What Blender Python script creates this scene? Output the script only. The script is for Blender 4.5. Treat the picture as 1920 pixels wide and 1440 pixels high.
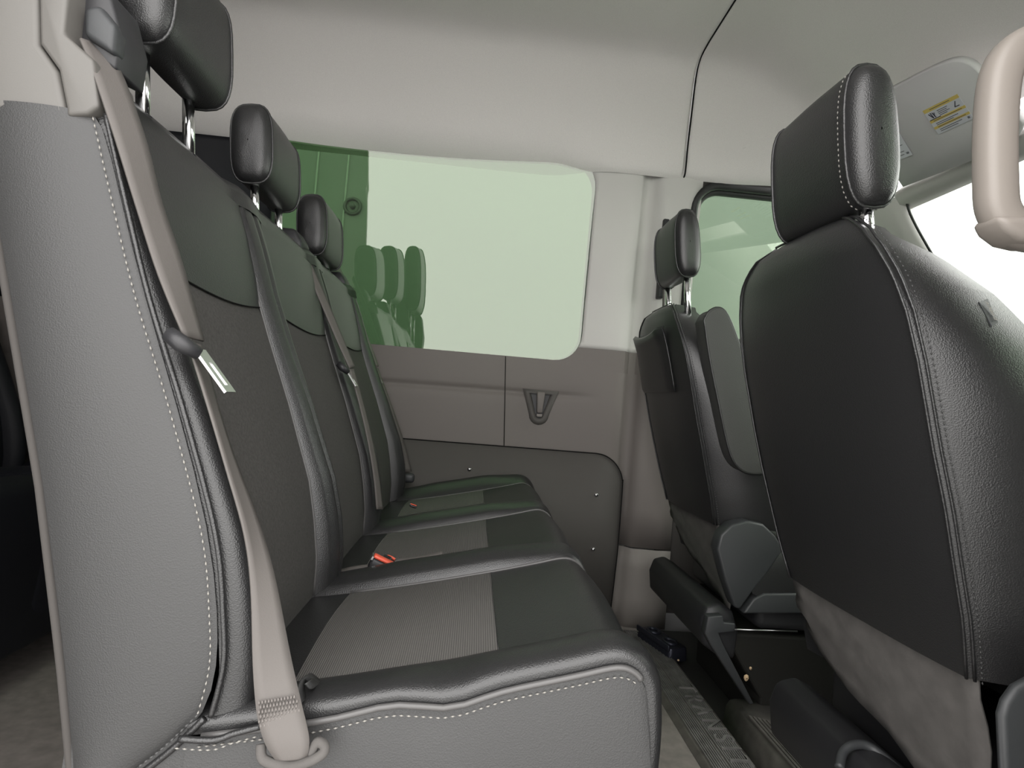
import bpy, bmesh, math, random
from mathutils import Vector, Matrix
random.seed(7)
S = bpy.context.scene
C = S.collection
PI = math.pi
for o in list(bpy.data.objects):
    bpy.data.objects.remove(o, do_unlink=True)

# ------------------------------------------------------------------ camera
F_PX, ROLL, EYE = 1130.0, 0.083, 0.735           # eye height above the van floor
_Y = Vector((-70 / F_PX, -25 / F_PX, 1)).normalized()
_X = Vector((1, -ROLL, 0)); _X = (_X - _Y * _X.dot(_Y)).normalized()
_Z = Vector((_X.y * _Y.z - _X.z * _Y.y, _X.z * _Y.x - _X.x * _Y.z, _X.x * _Y.y - _X.y * _Y.x))
if _Z.y < 0: _Z = -_Z
RT, UP, FW = (Vector((_X[i], _Y[i], _Z[i])) for i in range(3))
cam = bpy.data.objects.new('camera', bpy.data.cameras.new('camera'))
C.objects.link(cam); S.camera = cam
cam.data.sensor_fit = 'HORIZONTAL'; cam.data.sensor_width = 36
cam.data.lens = F_PX / 1920 * 36
cam.data.clip_start = 0.02; cam.data.clip_end = 200
m = Matrix.Identity(4)
for r in range(3):
    m[r][0], m[r][1], m[r][2] = RT[r], UP[r], -FW[r]
m[2][3] = EYE
cam.matrix_world = m

# ------------------------------------------------------------------ world, lamps, exposure
W = bpy.data.worlds.new('world'); S.world = W; W.use_nodes = True
W.node_tree.nodes['Background'].inputs[0].default_value = (1.0, 0.98, 0.962, 1)
W.node_tree.nodes['Background'].inputs[1].default_value = 2.6
S.view_settings.view_transform = 'Standard'
S.view_settings.look = 'None'
S.view_settings.gamma = 1.0
S.view_settings.use_curve_mapping = False
S.view_settings.exposure = 1.15

def portal(name, loc, rot, sx, sy):
    l = bpy.data.lights.new(name, 'AREA'); l.shape = 'RECTANGLE'; l.size = sx; l.size_y = sy
    l.cycles.is_portal = True
    o = bpy.data.objects.new(name, l); C.objects.link(o); o.location = loc; o.rotation_euler = rot
portal('door_portal', (-0.185, 0.17, 0.84), (PI / 2, 0, 0), 1.20, 1.72)
portal('windshield_portal', (1.75, 1.05, 1.15), (0, math.radians(118), 0), 1.1, 1.7)

def ray(px, py):
    return RT * ((px - 960) / F_PX) + UP * (-(py - 720) / F_PX) + FW
def at(px, py, y=None, x=None, z=None):
    """point where the sight line of a photograph pixel meets the given plane of the van"""
    d = ray(px, py)
    t = y / d.y if y is not None else (x / d.x if x is not None else (z - EYE) / d.z)
    p = d * t
    return Vector((p.x, p.y, p.z + EYE))
def at_plane(px, py, p0, n):
    d = ray(px, py); e = Vector((0, 0, EYE))
    return e + d * ((Vector(p0) - e).dot(n) / d.dot(n))

# ------------------------------------------------------------------ materials
def mat(name, col, rough=0.5, metal=0.0, bump=None, spec=0.5, var=None, coat=0.0, sheen=0.0):
    M = bpy.data.materials.new(name); M.use_nodes = True
    nt = M.node_tree; b = nt.nodes['Principled BSDF']
    b.inputs['Base Color'].default_value = (*col, 1)
    b.inputs['Roughness'].default_value = rough
    b.inputs['Metallic'].default_value = metal
    b.inputs['Specular IOR Level'].default_value = spec
    if sheen:
        b.inputs['Sheen Weight'].default_value = sheen
    tc = nt.nodes.new('ShaderNodeTexCoord')
    if var:                                        # (scale, amount): uneven colour of the stuff itself
        n = nt.nodes.new('ShaderNodeTexNoise'); n.inputs['Scale'].default_value = var[0]
        n.inputs['Detail'].default_value = 6
        nt.links.new(tc.outputs['Object'], n.inputs['Vector'])
        r = nt.nodes.new('ShaderNodeValToRGB')
        r.color_ramp.elements[0].position = 0.3; r.color_ramp.elements[1].position = 0.7
        r.color_ramp.elements[0].color = (*[c * (1 - var[1]) for c in col], 1)
        r.color_ramp.elements[1].color = (*[min(1, c * (1 + var[1])) for c in col], 1)
        nt.links.new(n.outputs['Fac'], r.inputs['Fac']); nt.links.new(r.outputs['Color'], b.inputs['Base Color'])
    if bump:                                       # (kind, scale, strength, distance)
        kind, sc, st, di = bump
        if kind == 'grain':
            t = nt.nodes.new('ShaderNodeTexVoronoi'); t.inputs['Scale'].default_value = sc; out = t.outputs['Distance']
        elif kind == 'noise':
            t = nt.nodes.new('ShaderNodeTexNoise'); t.inputs['Scale'].default_value = sc
            t.inputs['Detail'].default_value = 4; out = t.outputs['Fac']
        else:
            t = nt.nodes.new('ShaderNodeTexWave'); t.inputs['Scale'].default_value = sc
            t.bands_direction = kind; out = t.outputs['Fac']
        nt.links.new(tc.outputs['Object'], t.inputs['Vector'])
        bp = nt.nodes.new('ShaderNodeBump'); bp.inputs['Strength'].default_value = st; bp.inputs['Distance'].default_value = di
        nt.links.new(out, bp.inputs['Height']); nt.links.new(bp.outputs['Normal'], b.inputs['Normal'])
    return M
def ribbed(name, col, col2, direction, scale, rough=0.8, bump=0.6):
    M = mat(name, col, rough, bump=(direction, scale, bump, 0.0008))
    nt = M.node_tree; b = nt.nodes['Principled BSDF']
    w = [n for n in nt.nodes if n.type == 'TEX_WAVE'][0]
    r = nt.nodes.new('ShaderNodeValToRGB')
    r.color_ramp.elements[0].color = (*col2, 1); r.color_ramp.elements[1].color = (*col, 1)
    nt.links.new(w.outputs['Fac'], r.inputs['Fac']); nt.links.new(r.outputs['Color'], b.inputs['Base Color'])
    return M
def glass(name, tint, refl):
    M = bpy.data.materials.new(name); M.use_nodes = True; nt = M.node_tree
    nt.nodes.clear()
    o = nt.nodes.new('ShaderNodeOutputMaterial'); mx = nt.nodes.new('ShaderNodeMixShader')
    t = nt.nodes.new('ShaderNodeBsdfTransparent'); g = nt.nodes.new('ShaderNodeBsdfGlossy')
    t.inputs[0].default_value = (*tint, 1); g.inputs['Roughness'].default_value = 0.0
    g.inputs['Color'].default_value = (0.98, 0.93, 0.93, 1)
    mx.inputs[0].default_value = refl
    nt.links.new(t.outputs[0], mx.inputs[1]); nt.links.new(g.outputs[0], mx.inputs[2]); nt.links.new(mx.outputs[0], o.inputs[0])
    return M

M = {}
M['leather'] = mat('black_leather', (0.015, 0.015, 0.0155), 0.37, bump=('grain', 650, 0.3, 0.0008), spec=0.65)
M['leather_side'] = mat('side_leather', (0.03, 0.03, 0.03), 0.5, bump=('grain', 650, 0.25, 0.0008), spec=0.5)  # second leather, lighter and rougher than the black one, for near side covers
M['thread'] = mat('pale_thread', (0.24, 0.23, 0.21), 0.7)
M['dark_thread'] = mat('grey_thread', (0.05, 0.05, 0.05), 0.7)
M['welt'] = mat('highlit_welt', (0.075, 0.073, 0.072), 0.4)  # leather seam edges: their highlight is painted in as a lighter grey
M['fabric'] = ribbed('ribbed_fabric', (0.105, 0.10, 0.093), (0.052, 0.05, 0.047), 'X', 120)
M['back_fabric'] = mat('backrest_fabric', (0.042, 0.04, 0.037), 0.9, bump=('noise', 700, 0.4, 0.0008), var=(260, 0.25))
M['flap'] = mat('grey_flap_cloth', (0.075, 0.07, 0.066), 0.9, bump=('noise', 500, 0.3, 0.0008), var=(40, 0.15))
M['webbing'] = mat('belt_webbing', (0.098, 0.089, 0.083), 0.65, bump=('noise', 900, 0.25, 0.0006), spec=0.4)
M['headliner'] = mat('headliner_cloth', (0.66, 0.638, 0.622), 0.95, bump=('noise', 900, 0.25, 0.0008), var=(500, 0.05), spec=0.2)
M['pillar'] = mat('light_pillar_plastic', (0.52, 0.51, 0.49), 0.6, bump=('noise', 600, 0.15, 0.0005), spec=0.3)
M['trim_mid'] = mat('taupe_trim_plastic', (0.15, 0.135, 0.125), 0.6, bump=('noise', 700, 0.2, 0.0005), spec=0.35)
M['trim_low'] = mat('charcoal_trim_plastic', (0.085, 0.08, 0.074), 0.65, bump=('noise', 800, 0.25, 0.0005), spec=0.3)
M['kick'] = mat('grey_kick_plastic', (0.2, 0.185, 0.17), 0.6, bump=('noise', 700, 0.2, 0.0005), spec=0.35)
M['black'] = mat('black_plastic', (0.018, 0.018, 0.02), 0.5, bump=('noise', 900, 0.2, 0.0005))
M['black_rough'] = mat('black_box_plastic', (0.014, 0.0135, 0.012), 0.75, bump=('noise', 600, 0.3, 0.0006), spec=0.2)
M['grey_plastic'] = mat('grey_plastic', (0.03, 0.032, 0.034), 0.5, bump=('noise', 900, 0.15, 0.0004))
M['guide'] = mat('taupe_guide_plastic', (0.095, 0.09, 0.083), 0.5, bump=('noise', 900, 0.15, 0.0004))
M['seam'] = mat('dark_gap', (0.01, 0.01, 0.01), 0.9, spec=0.1)
M['chrome'] = mat('chrome', (0.85, 0.85, 0.86), 0.12, 1.0)
M['steel'] = mat('brushed_steel', (0.6, 0.6, 0.6), 0.3, 1.0)
M['red'] = mat('red_button', (0.75, 0.11, 0.06), 0.45)
M['beige'] = mat('beige_handle_plastic', (0.235, 0.21, 0.188), 0.5, bump=('noise', 600, 0.1, 0.0004))
M['rubber'] = mat('black_rubber', (0.022, 0.022, 0.02), 0.7, bump=('noise', 300, 0.3, 0.001), spec=0.3)
M['tread'] = mat('worn_tread_rubber', (0.14, 0.135, 0.13), 0.7, var=(30, 0.3))
M['vinyl'] = mat('taupe_vinyl_floor', (0.2, 0.18, 0.165), 0.75, var=(35, 0.18), bump=('noise', 400, 0.2, 0.0006))
M['mat'] = mat('grey_rubber_mat', (0.085, 0.078, 0.07), 0.7, var=(30, 0.25), bump=('noise', 300, 0.3, 0.0006))
M['gasket'] = mat('black_gasket', (0.015, 0.016, 0.016), 0.55)
M['metal_blue'] = mat('dark_cast_metal', (0.03, 0.032, 0.045), 0.4, 0.6, bump=('noise', 150, 0.6, 0.002))
M['paint'] = mat('white_van_paint', (0.7, 0.7, 0.7), 0.35)
M['ground'] = mat('studio_floor', (0.44, 0.44, 0.43), 0.6, var=(3, 0.05))
M['studio'] = mat('studio_wall_paint', (0.085, 0.086, 0.085), 0.7, var=(2, 0.06))
M['joint'] = mat('studio_joint', (0.14, 0.14, 0.14), 0.6)
M['armrest'] = mat('armrest_cover', (0.042, 0.042, 0.04), 0.6, bump=('grain', 650, 0.3, 0.0007))
M['binding'] = mat('binding_cloth', (0.045, 0.041, 0.038), 0.9)
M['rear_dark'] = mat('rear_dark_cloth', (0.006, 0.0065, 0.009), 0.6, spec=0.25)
M['paper'] = mat('label_paper', (0.72, 0.72, 0.78), 0.5)
M['yellow'] = mat('label_yellow', (0.75, 0.58, 0.17), 0.5)
M['ink'] = mat('label_ink', (0.05, 0.05, 0.07), 0.6)
M['crumb'] = mat('crumb', (0.5, 0.36, 0.22), 0.8)
M['dash'] = mat('dashboard_plastic', (0.12, 0.12, 0.12), 0.6)
M['glass_privacy'] = glass('privacy_glass', (0.42, 0.58, 0.40), 0.07)
M['glass_door'] = glass('green_glass', (0.80, 0.93, 0.79), 0.05)
M['glass_clear'] = glass('clear_glass', (0.95, 0.98, 0.95), 0.04)

# ------------------------------------------------------------------ mesh helpers
class MB:
    """collects geometry for one mesh object"""
    def __init__(s): s.v = []; s.f = []
    def add(s, v, f):
        k = len(s.v); s.v += [tuple(p) for p in v]; s.f += [tuple(i + k for i in q) for q in f]; return s
    def grid(s, rows, closed_u=False, closed_v=False, flip=False):
        nr, nc = len(rows), len(rows[0]); v = [p for r in rows for p in r]; f = []
        for i in range(nr - (0 if closed_v else 1)):
            for j in range(nc - (0 if closed_u else 1)):
                a, b = i * nc + j, i * nc + (j + 1) % nc
                c, d = ((i + 1) % nr) * nc + (j + 1) % nc, ((i + 1) % nr) * nc + j
                f.append((a, d, c, b) if flip else (a, b, c, d))
        return s.add(v, f)
    def tube(s, path, r, n=8, closed=False, cap=True):
        path = [Vector(p) for p in path]; rows = []; N = len(path); prev = None
        for i, p in enumerate(path):
            a = path[(i - 1) % N] if (closed or i > 0) else p
            b = path[(i + 1) % N] if (closed or i < N - 1) else p
            t = (b - a).normalized()
            if prev is None:
                prev = t.orthogonal().normalized()
            u = (prev - t * prev.dot(t)).normalized(); w = t.cross(u); prev = u
            rr = r[i] if isinstance(r, (list, tuple)) else r
            rows.append([p + (u * math.cos(2 * PI * k / n) + w * math.sin(2 * PI * k / n)) * rr for k in range(n)])
        k0 = len(s.v); s.grid(rows, True, closed)
        if cap and not closed:
            s.f.append(tuple(k0 + k for k in range(n))[::-1]); s.f.append(tuple(k0 + (N - 1) * n + k for k in range(n)))
        return s
    def box(s, lo, hi, mtx=None):
        x0, y0, z0 = lo; x1, y1, z1 = hi
        v = [Vector(p) for p in ((x0,y0,z0),(x1,y0,z0),(x1,y1,z0),(x0,y1,z0),(x0,y0,z1),(x1,y0,z1),(x1,y1,z1),(x0,y1,z1))]
        if mtx: v = [mtx @ p for p in v]
        return s.add(v, [(0,3,2,1),(4,5,6,7),(0,1,5,4),(1,2,6,5),(2,3,7,6),(3,0,4,7)])
    def prism(s, poly, axis, a, b, to=None):
        """poly: 2-D outline in the other two axes (x,z for axis y; y,z for x; x,y for z)"""
        def P(p, h): return (p[0], h, p[1]) if axis == 'y' else ((h, p[0], p[1]) if axis == 'x' else (p[0], p[1], h))
        n = len(poly); to = to or poly
        v = [P(p, a) for p in poly] + [P(p, b) for p in to]
        return s.add(v, [tuple(range(n)), tuple(range(n, 2 * n))[::-1]] + [(i, i + n, (i + 1) % n + n, (i + 1) % n) for i in range(n)])
    def stitches(s, path, step=0.007, ln=0.0055, w=0.0009):
        path = [Vector(p) for p in path]; acc = 0.0
        for a, b in zip(path, path[1:]):
            L = (b - a).length
            if L < 1e-6: continue
            t = (b - a) / L; u = t.orthogonal().normalized(); q = t.cross(u)
            while acc < L:
                c = a + t * acc; e = [c - t * ln / 2, c, c + t * ln / 2]
                v = [e[0]] + [e[1] + (u * math.cos(k * PI / 2) + q * math.sin(k * PI / 2)) * w for k in range(4)] + [e[2]]
                s.add(v, [(0, 2, 1), (0, 3, 2), (0, 4, 3), (0, 1, 4), (5, 1, 2), (5, 2, 3), (5, 3, 4), (5, 4, 1)])
                acc += step
            acc -= L
        return s
    def build(s, name, mt, parent=None, smooth=True, bevel=0, sub=0, seg=2, angle=40, solid=0):
        me = bpy.data.meshes.new(name); me.from_pydata(s.v, [], s.f)
        bm = bmesh.new(); bm.from_mesh(me); bmesh.ops.remove_doubles(bm, verts=bm.verts, dist=1e-5)
        bmesh.ops.recalc_face_normals(bm, faces=bm.faces); bm.to_mesh(me); bm.free()
        me.materials.append(M[mt] if isinstance(mt, str) else mt)
        for p in me.polygons: p.use_smooth = smooth
        o = bpy.data.objects.new(name, me); C.objects.link(o)
        if parent:
            o.parent = parent; o.matrix_parent_inverse = Matrix.Translation(-parent.matrix_basis.translation) if False else Matrix.Identity(4)
            base = parent
            off = Vector((0, 0, 0))
            while base is not None:
                off += base.location; base = base.parent
            me.transform(Matrix.Translation(-off))
        if solid:
            md = o.modifiers.new('solid', 'SOLIDIFY'); md.thickness = solid; md.offset = 0
        if bevel:
            md = o.modifiers.new('bevel', 'BEVEL'); md.width = bevel; md.segments = seg; md.limit_method = 'ANGLE'; md.angle_limit = math.radians(angle)
        if sub:
            md = o.modifiers.new('sub', 'SUBSURF'); md.levels = sub; md.render_levels = sub
        return o
def tag(o, label, cat, group=None):
    o['label'] = label; o['category'] = cat
    if group: o['group'] = group
    return o
def struct(o):
    o['kind'] = 'structure'; return o
def thing(name, label, cat, loc, group=None):
    o = bpy.data.objects.new(name, None); C.objects.link(o); o.location = loc; o.empty_display_size = 0.05
    return tag(o, label, cat, group)
def stuff(o):
    o['kind'] = 'stuff'; return o
def interp(tab, t):
    if t <= tab[0][0]: return tab[0][1]
    for (a, va), (b, vb) in zip(tab, tab[1:]):
        if t <= b:
            k = (t - a) / (b - a) if b > a else 0
            return va + (vb - va) * k
    return tab[-1][1]
def smooth_path(pts, n=8):
    """Catmull-Rom through the points"""
    pts = [Vector(p) for p in pts]; out = []
    for i in range(len(pts) - 1):
        p0, p1, p2, p3 = pts[max(i - 1, 0)], pts[i], pts[i + 1], pts[min(i + 2, len(pts) - 1)]
        for k in range(n):
            t = k / n
            out.append(0.5 * ((2 * p1) + (p2 - p0) * t + (2 * p0 - 5 * p1 + 4 * p2 - p3) * t * t + (3 * p1 - p0 - 3 * p2 + p3) * t ** 3))
    return out + [pts[-1]]
def rrect(x0, z0, x1, z1, r, n=6):
    rs = r if isinstance(r, (list, tuple)) else (r,) * 4        # corners: x0z0, x1z0, x1z1, x0z1
    out = []
    for (cx, cz, a, q) in ((x0 + rs[0], z0 + rs[0], PI, rs[0]), (x1 - rs[1], z0 + rs[1], 1.5 * PI, rs[1]), (x1 - rs[2], z1 - rs[2], 0, rs[2]), (x0 + rs[3], z1 - rs[3], PI / 2, rs[3])):
        for k in range(n + 1):
            t = a + PI / 2 * k / n
            out.append((cx + q * math.cos(t), cz + q * math.sin(t)))
    return out
def sheet(outer, holes, cuts_x, cuts_z, fy, keep=None):
    """flat sheet in x,z with holes, cut into strips and bent to y = fy(x,z)"""
    bm = bmesh.new(); edges = []
    for loop in [outer] + holes:
        vs = [bm.verts.new((p[0], 0, p[1])) for p in loop]
        edges += [bm.edges.new((vs[i], vs[(i + 1) % len(vs)])) for i in range(len(vs))]
    bmesh.ops.triangle_fill(bm, edges=edges, use_beauty=True, normal=(0, -1, 0))
    for x in cuts_x:
        bmesh.ops.bisect_plane(bm, geom=bm.verts[:] + bm.edges[:] + bm.faces[:], plane_co=(x, 0, 0), plane_no=(1, 0, 0))
    for z in cuts_z:
        bmesh.ops.bisect_plane(bm, geom=bm.verts[:] + bm.edges[:] + bm.faces[:], plane_co=(0, 0, z), plane_no=(0, 0, 1))
    if keep:
        for (co, no) in keep:
            bmesh.ops.bisect_plane(bm, geom=bm.verts[:] + bm.edges[:] + bm.faces[:], plane_co=co, plane_no=no, clear_outer=True)
    bm.verts.index_update()
    v = [(p.co.x, fy(p.co.x, p.co.z), p.co.z) for p in bm.verts]; f = [tuple(q.index for q in fc.verts) for fc in bm.faces]
    bm.free()
    mb = MB(); mb.add(v, f); return mb
def frange(a, b, n): return [a + (b - a) * i / n for i in range(n + 1)]

# ================================================================== SETTING
# floor of the van
mb = MB(); mb.box((-2.6, 0.22, -0.04), (0.66, 2.06, 0.0))
floor = struct(mb.build('floor', 'vinyl', smooth=False))
mb = MB(); mb.box((0.66, 0.22, -0.06), (2.4, 2.06, -0.012))
mb.build('cab_floor', 'rubber', floor, smooth=False)
# raised grey mat between the front seats, with ridges
mb = MB()
sec = [(-0.012, 0.662), (0.02, 0.664), (0.045, 0.668), (0.057, 0.676), (0.06, 0.69), (0.06, 0.95)]
mb.grid([[Vector((x, y, z)) for z, x in sec] for y in frange(0.5, 1.44, 4)])
mb.grid([[Vector((x, 1.44, z)) for z, x in sec], [Vector((x, 1.44, -0.012)) for z, x in sec]])
mb.build('raised_mat', 'mat', floor)
for k in range(9):
    x = 0.682 + 0.0085 * k
    MB().box((x, 0.55, 0.0605), (x + 0.0055, 1.355 - 0.004 * k, 0.0645)).build('mat_ridge', 'mat', floor, smooth=False)
# tread strip across the floor in front of the bench, ribs with raised lettering
sx0, sx1 = 0.548, 0.652
MB().prism([(sx0 - 0.012, 0), (sx0, 0.012), (sx1, 0.012), (sx1 + 0.012, 0)], 'y', 0.45, 1.98).build('tread_strip', 'mat', floor, smooth=False, bevel=0.002)
for k in range(7):
    x = sx0 + 0.006 + 0.0055 * k
    MB().box((x, 0.46, 0.0122), (x + 0.0028, 1.97, 0.0155)).build('tread_rib', 'tread', floor, smooth=False)
for k in range(10):
    x = sx0 + 0.047 + 0.0052 * k
    for a, b in ((0.46, 1.97),):
        MB().box((x, a, 0.0122), (x + 0.0026, b, 0.0152)).build('tread_rib', 'tread', floor, smooth=False)
fc = bpy.data.curves.new('tread_lettering', 'FONT'); fc.body = 'TRANSIT'; fc.size = 0.066; fc.extrude = 0.0022
fc.align_x = 'CENTER'; fc.align_y = 'CENTER'; fc.space_character = 1.5
fo = bpy.data.objects.new('tread_lettering_curve', fc); C.objects.link(fo)
bpy.context.view_layer.update()
me = bpy.data.meshes.new_from_object(fo.evaluated_get(bpy.context.evaluated_depsgraph_get()))
bpy.data.objects.remove(fo, do_unlink=True)
me.transform(Matrix.Translation((0.621, 1.42, 0.0155)) @ Matrix.Rotation(-PI / 2, 4, 'Z'))
me.materials.append(M['tread'])
lo = bpy.data.objects.new('tread_lettering', me); C.objects.link(lo); lo.parent = floor

# left wall -------------------------------------------------------------
def wall_y(x, z):
    y = interp([(0.0, 2.055), (0.9, 2.05), (1.2, 2.035), (1.55, 2.0), (1.7, 1.98)], z)
    y += interp([(0.30, 0), (0.44, -0.012), (0.500, -0.012), (0.522, 0.02), (0.548, 0.02), (0.575, -0.012), (0.66, -0.02), (0.72, -0.012)], x)
    if 0.6 < z < 0.88 and x < 0.42:                                 # crease line that runs into the belt cup
        c = 0.765 + 0.01 * (x - 0.15); w = max(0, 1 - abs(z - c) / 0.016)
        y += 0.009 * w * interp([(0.30, 1), (0.41, 0)], x)
    return y
cx = [-1.2, -0.7, -0.3, 0.0, 0.2, 0.30, 0.36, 0.41, 0.44, 0.47, 0.50, 0.511, 0.522, 0.535, 0.548, 0.56, 0.575, 0.6, 0.63, 0.66]
cz = [0.1, 0.2, 0.33, 0.4, 0.5, 0.7, 0.745, 0.752, 0.758, 0.765, 0.772, 0.778, 0.785, 0.85, 0.95, 1.05, 1.2, 1.35, 1.5]
win_in = rrect(-0.72, 0.885, 0.348, 1.57, (0.05, 0.09, 0.10, 0.05), 8)
dw = rrect(0.685, 1.0, 1.32, 1.525, (0.05, 0.05, 0.075, 0.075), 8)
outer = [(-2.6, 0.0), (0.71, 0.0), (0.71, 1.62), (-2.6, 1.62)]
wl = sheet(outer, [win_in], cx, cz, wall_y, [((0, 0, 0.86), (0, 0, -1)), ((0, 0, 0.935), (0, 0, 1))])
wl.grid([[Vector((x, wall_y(x, z), z)) for x in [-2.6] + cx + [0.71]] for z in [0.27, 0.4, 0.55, 0.65, 0.72, 0.745, 0.752, 0.758, 0.765, 0.772, 0.778, 0.785, 0.81, 0.86]])
wall = struct(wl.build('wall_left', 'trim_mid', solid=0.004))
for pg in wall.data.polygons:
    if pg.center.z > 0.86: pg.use_smooth = False
mbp = sheet(outer, [win_in], cx, cz, wall_y, [((0, 0, 0.935), (0, 0, -1)), ((0.30, 0, 0), (-1, 0, 0))])
mbp.build('pillar_panel', 'pillar', wall, solid=0.006)
sheet(outer, [win_in], cx, cz, wall_y, [((0, 0, 0.935), (0, 0, -1)), ((0.30, 0, 0), (1, 0, 0)), ((-0.70, 0, 0), (-1, 0, 0))]).build('window_ledge', 'trim_mid', wall, solid=0.004)
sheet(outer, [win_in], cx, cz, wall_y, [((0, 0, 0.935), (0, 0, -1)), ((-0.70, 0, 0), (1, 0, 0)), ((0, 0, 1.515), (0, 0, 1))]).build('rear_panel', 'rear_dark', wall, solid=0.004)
MB().grid([[Vector((x, wall_y(x, z) - 0.004, z)) for x in [q for q in cx if q >= 0.5] + [0.71]] for z in (0.0, 0.1, 0.2, 0.266)]).build('kick_panel', 'kick', wall, solid=0.006)
# lower charcoal panel with rounded front corner and a dark outline
low = [(-2.5, 0.02), (0.515, 0.02), (0.525, 0.25)] + [(0.425 + 0.10 * math.cos(t), 0.475 + 0.105 * math.sin(t)) for t in frange(0, PI / 2, 8)] + [(-2.5, 0.575)]
sheet(low, [], [], [], lambda x, z: 2.034, None).build('lower_panel', 'trim_low', wall, solid=0.012)
edge = smooth_path([(p[0], 2.026, p[1]) for p in low[1:-1]], 2) + [Vector((-2.5, 2.026, 0.575))]
MB().tube(edge, 0.0018, 6).build('panel_gap', 'seam', wall)
for px, py in ((1118, 928), (1112, 1030), (880, 880)):
    p = at(px, py, y=2.028); mb = MB()
    mb.grid([[p + Vector((0.0075 * r * math.cos(a), -d, 0.0075 * r * math.sin(a))) for a in frange(0, 2 * PI * 11 / 12, 11)] for r, d in ((1, 0), (0.85, 0.003), (0.4, 0.005), (0.01, 0.0055))], True)
    mb.build('screw', 'steel', wall)
p0, p1 = at(948, 668, y=2.045), at(945, 836, y=2.04)
MB().tube([p0, p1], 0.0013, 6).build('panel_seam', 'seam', wall)
# belt guide cup in the wall
cp = at(1013, 755, y=2.03)
def cup(w0, w1, z0, z1, n=8):
    out = [(cp.x - w0, cp.z + z0), (cp.x + w0, cp.z + z0)]
    return out + [(cp.x + w1 * math.cos(t) , cp.z + z1 + w1 * math.sin(t)) for t in frange(0, -PI, n)]
mb = MB(); a = cup(0.062, 0.034, 0.043, -0.042); b = cup(0.052, 0.026, 0.037, -0.042); c = cup(0.04, 0.014, 0.03, -0.04)
mb.grid([[Vector((q[0], 2.046, q[1])) for q in a], [Vector((q[0], 2.030, q[1])) for q in b], [Vector((q[0], 2.033, q[1])) for q in c], [Vector((q[0] * .8 + cp.x * .2, 2.05, q[1])) for q in c]], True)
mb.build('belt_cup', 'trim_low', wall)
MB().prism(c, 'y', 2.047, 2.05).build('cup_recess', 'black', wall, smooth=False)
MB().prism([(cp.x - 0.014, cp.z + 0.036), (cp.x + 0.014, cp.z + 0.036), (cp.x + 0.009, cp.z - 0.035), (cp.x - 0.009, cp.z - 0.035)], 'y', 2.022, 2.046).build('cup_tongue', 'trim_mid', wall, bevel=0.004)
MB().prism([(cp.x - 0.010, cp.z - 0.038), (cp.x + 0.010, cp.z - 0.038), (cp.x + 0.009, cp.z - 0.048), (cp.x - 0.009, cp.z - 0.048)], 'y', 2.025, 2.046).build('cup_clip', 'kick', wall, bevel=0.002)

# big rear-quarter window: bowed pane and black surround
def pane_y(x, z):
    t = (z - 1.2275) / 0.34
    return 2.073 - 0.034 * t - 0.020 * t * t - 0.015 * ((x + 0.4) / 0.53) ** 2
mb = sheet(rrect(-0.75, 0.865, 0.375, 1.59, 0.08), [], frange(-0.72, 0.36, 18), frange(0.88, 1.58, 24), pane_y)
win1 = struct(mb.build('window_1', 'glass_privacy', solid=0.004))
mb = MB(); rows = []
for gr, dy in ((0.0, 0.004), (0.0, 0.03), (-0.004, 0.045)):
    rows.append([Vector((q[0], wall_y(q[0], q[1]) + dy - 0.004, q[1])) for q in rrect(-0.72 - gr, 0.885 - gr, 0.348 + gr, 1.57 + gr, (0.05, 0.09, 0.10, 0.05), 8)])
MB().grid(rows, True).build('window_seal', 'gasket', win1)

# driver's door: panel with window, thick black seal
doorL = struct(sheet([(0.66, 0.05), (1.9, 0.05), (1.9, 1.02), (1.35, 1.6), (0.66, 1.6)], [dw], [1.0], [0.5, 1.0, 1.3], lambda x, z: interp([(0, 2.06), (1.0, 2.05), (1.6, 2.0)], z)).build('door_1', 'trim_low', solid=0.006))
mb = sheet(rrect(0.66, 0.98, 1.34, 1.55, 0.06), [], [], frange(1, 1.5, 6), lambda x, z: interp([(0, 2.075), (1.0, 2.068), (1.6, 2.012)], z))
win2 = struct(mb.build('window_2', 'glass_door', solid=0.004))
path = [Vector((q[0], interp([(0, 2.04), (1.0, 2.03), (1.6, 1.985)], q[1]), q[1])) for q in rrect(0.688, 1.0, 1.32, 1.52, (0.05, 0.05, 0.075, 0.085), 8)]
MB().tube(path, 0.014, 8, True).build('window_seal', 'gasket', win2)
path2 = [Vector((q[0], interp([(0, 2.055), (1.0, 2.045), (1.6, 2.0)], q[1]), q[1])) for q in rrect(0.700, 1.0, 1.31, 1.505, (0.05, 0.05, 0.075, 0.075), 8)]
MB().tube(path2, 0.012, 8, True).build('inner_seal', 'gasket', win2)

# ceiling ----------------------------------------------------------------
prof = [(2.045, 1.515), (2.0, 1.545), (1.972, 1.585), (1.962, 1.612), (1.957, 1.66), (1.947, 1.73), (1.938, 1.80), (1.926, 1.86), (1.90, 1.893), (1.85, 1.907), (1.75, 1.913),
        (1.5, 1.918), (1.05, 1.92), (0.6, 1.918), (0.40, 1.905), (0.30, 1.86), (0.27, 1.80), (0.225, 1.765)]
def hl(x, d):                                                   # lip fades out in front of the window
    k = interp([(0.20, 0), (0.36, 1)], x); out = []
    for i, (y, z) in enumerate(prof):
        if i == 0: y, z = y + (1.985 - y) * k, z + (1.528 - z) * k
        if i == 1: y, z = y + (1.968 - y) * k, z + (1.540 - z) * k
        if i == 2: y, z = y + (1.963 - y) * k, z + (1.575 - z) * k
        out.append(Vector((x, y + d, z + d * 0.3)))
    return out
xs = [-2.6, -1.6, -0.7, -0.2, 0.1, 0.2, 0.25, 0.3, 0.36, 0.45, 0.55, 0.62]
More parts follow.
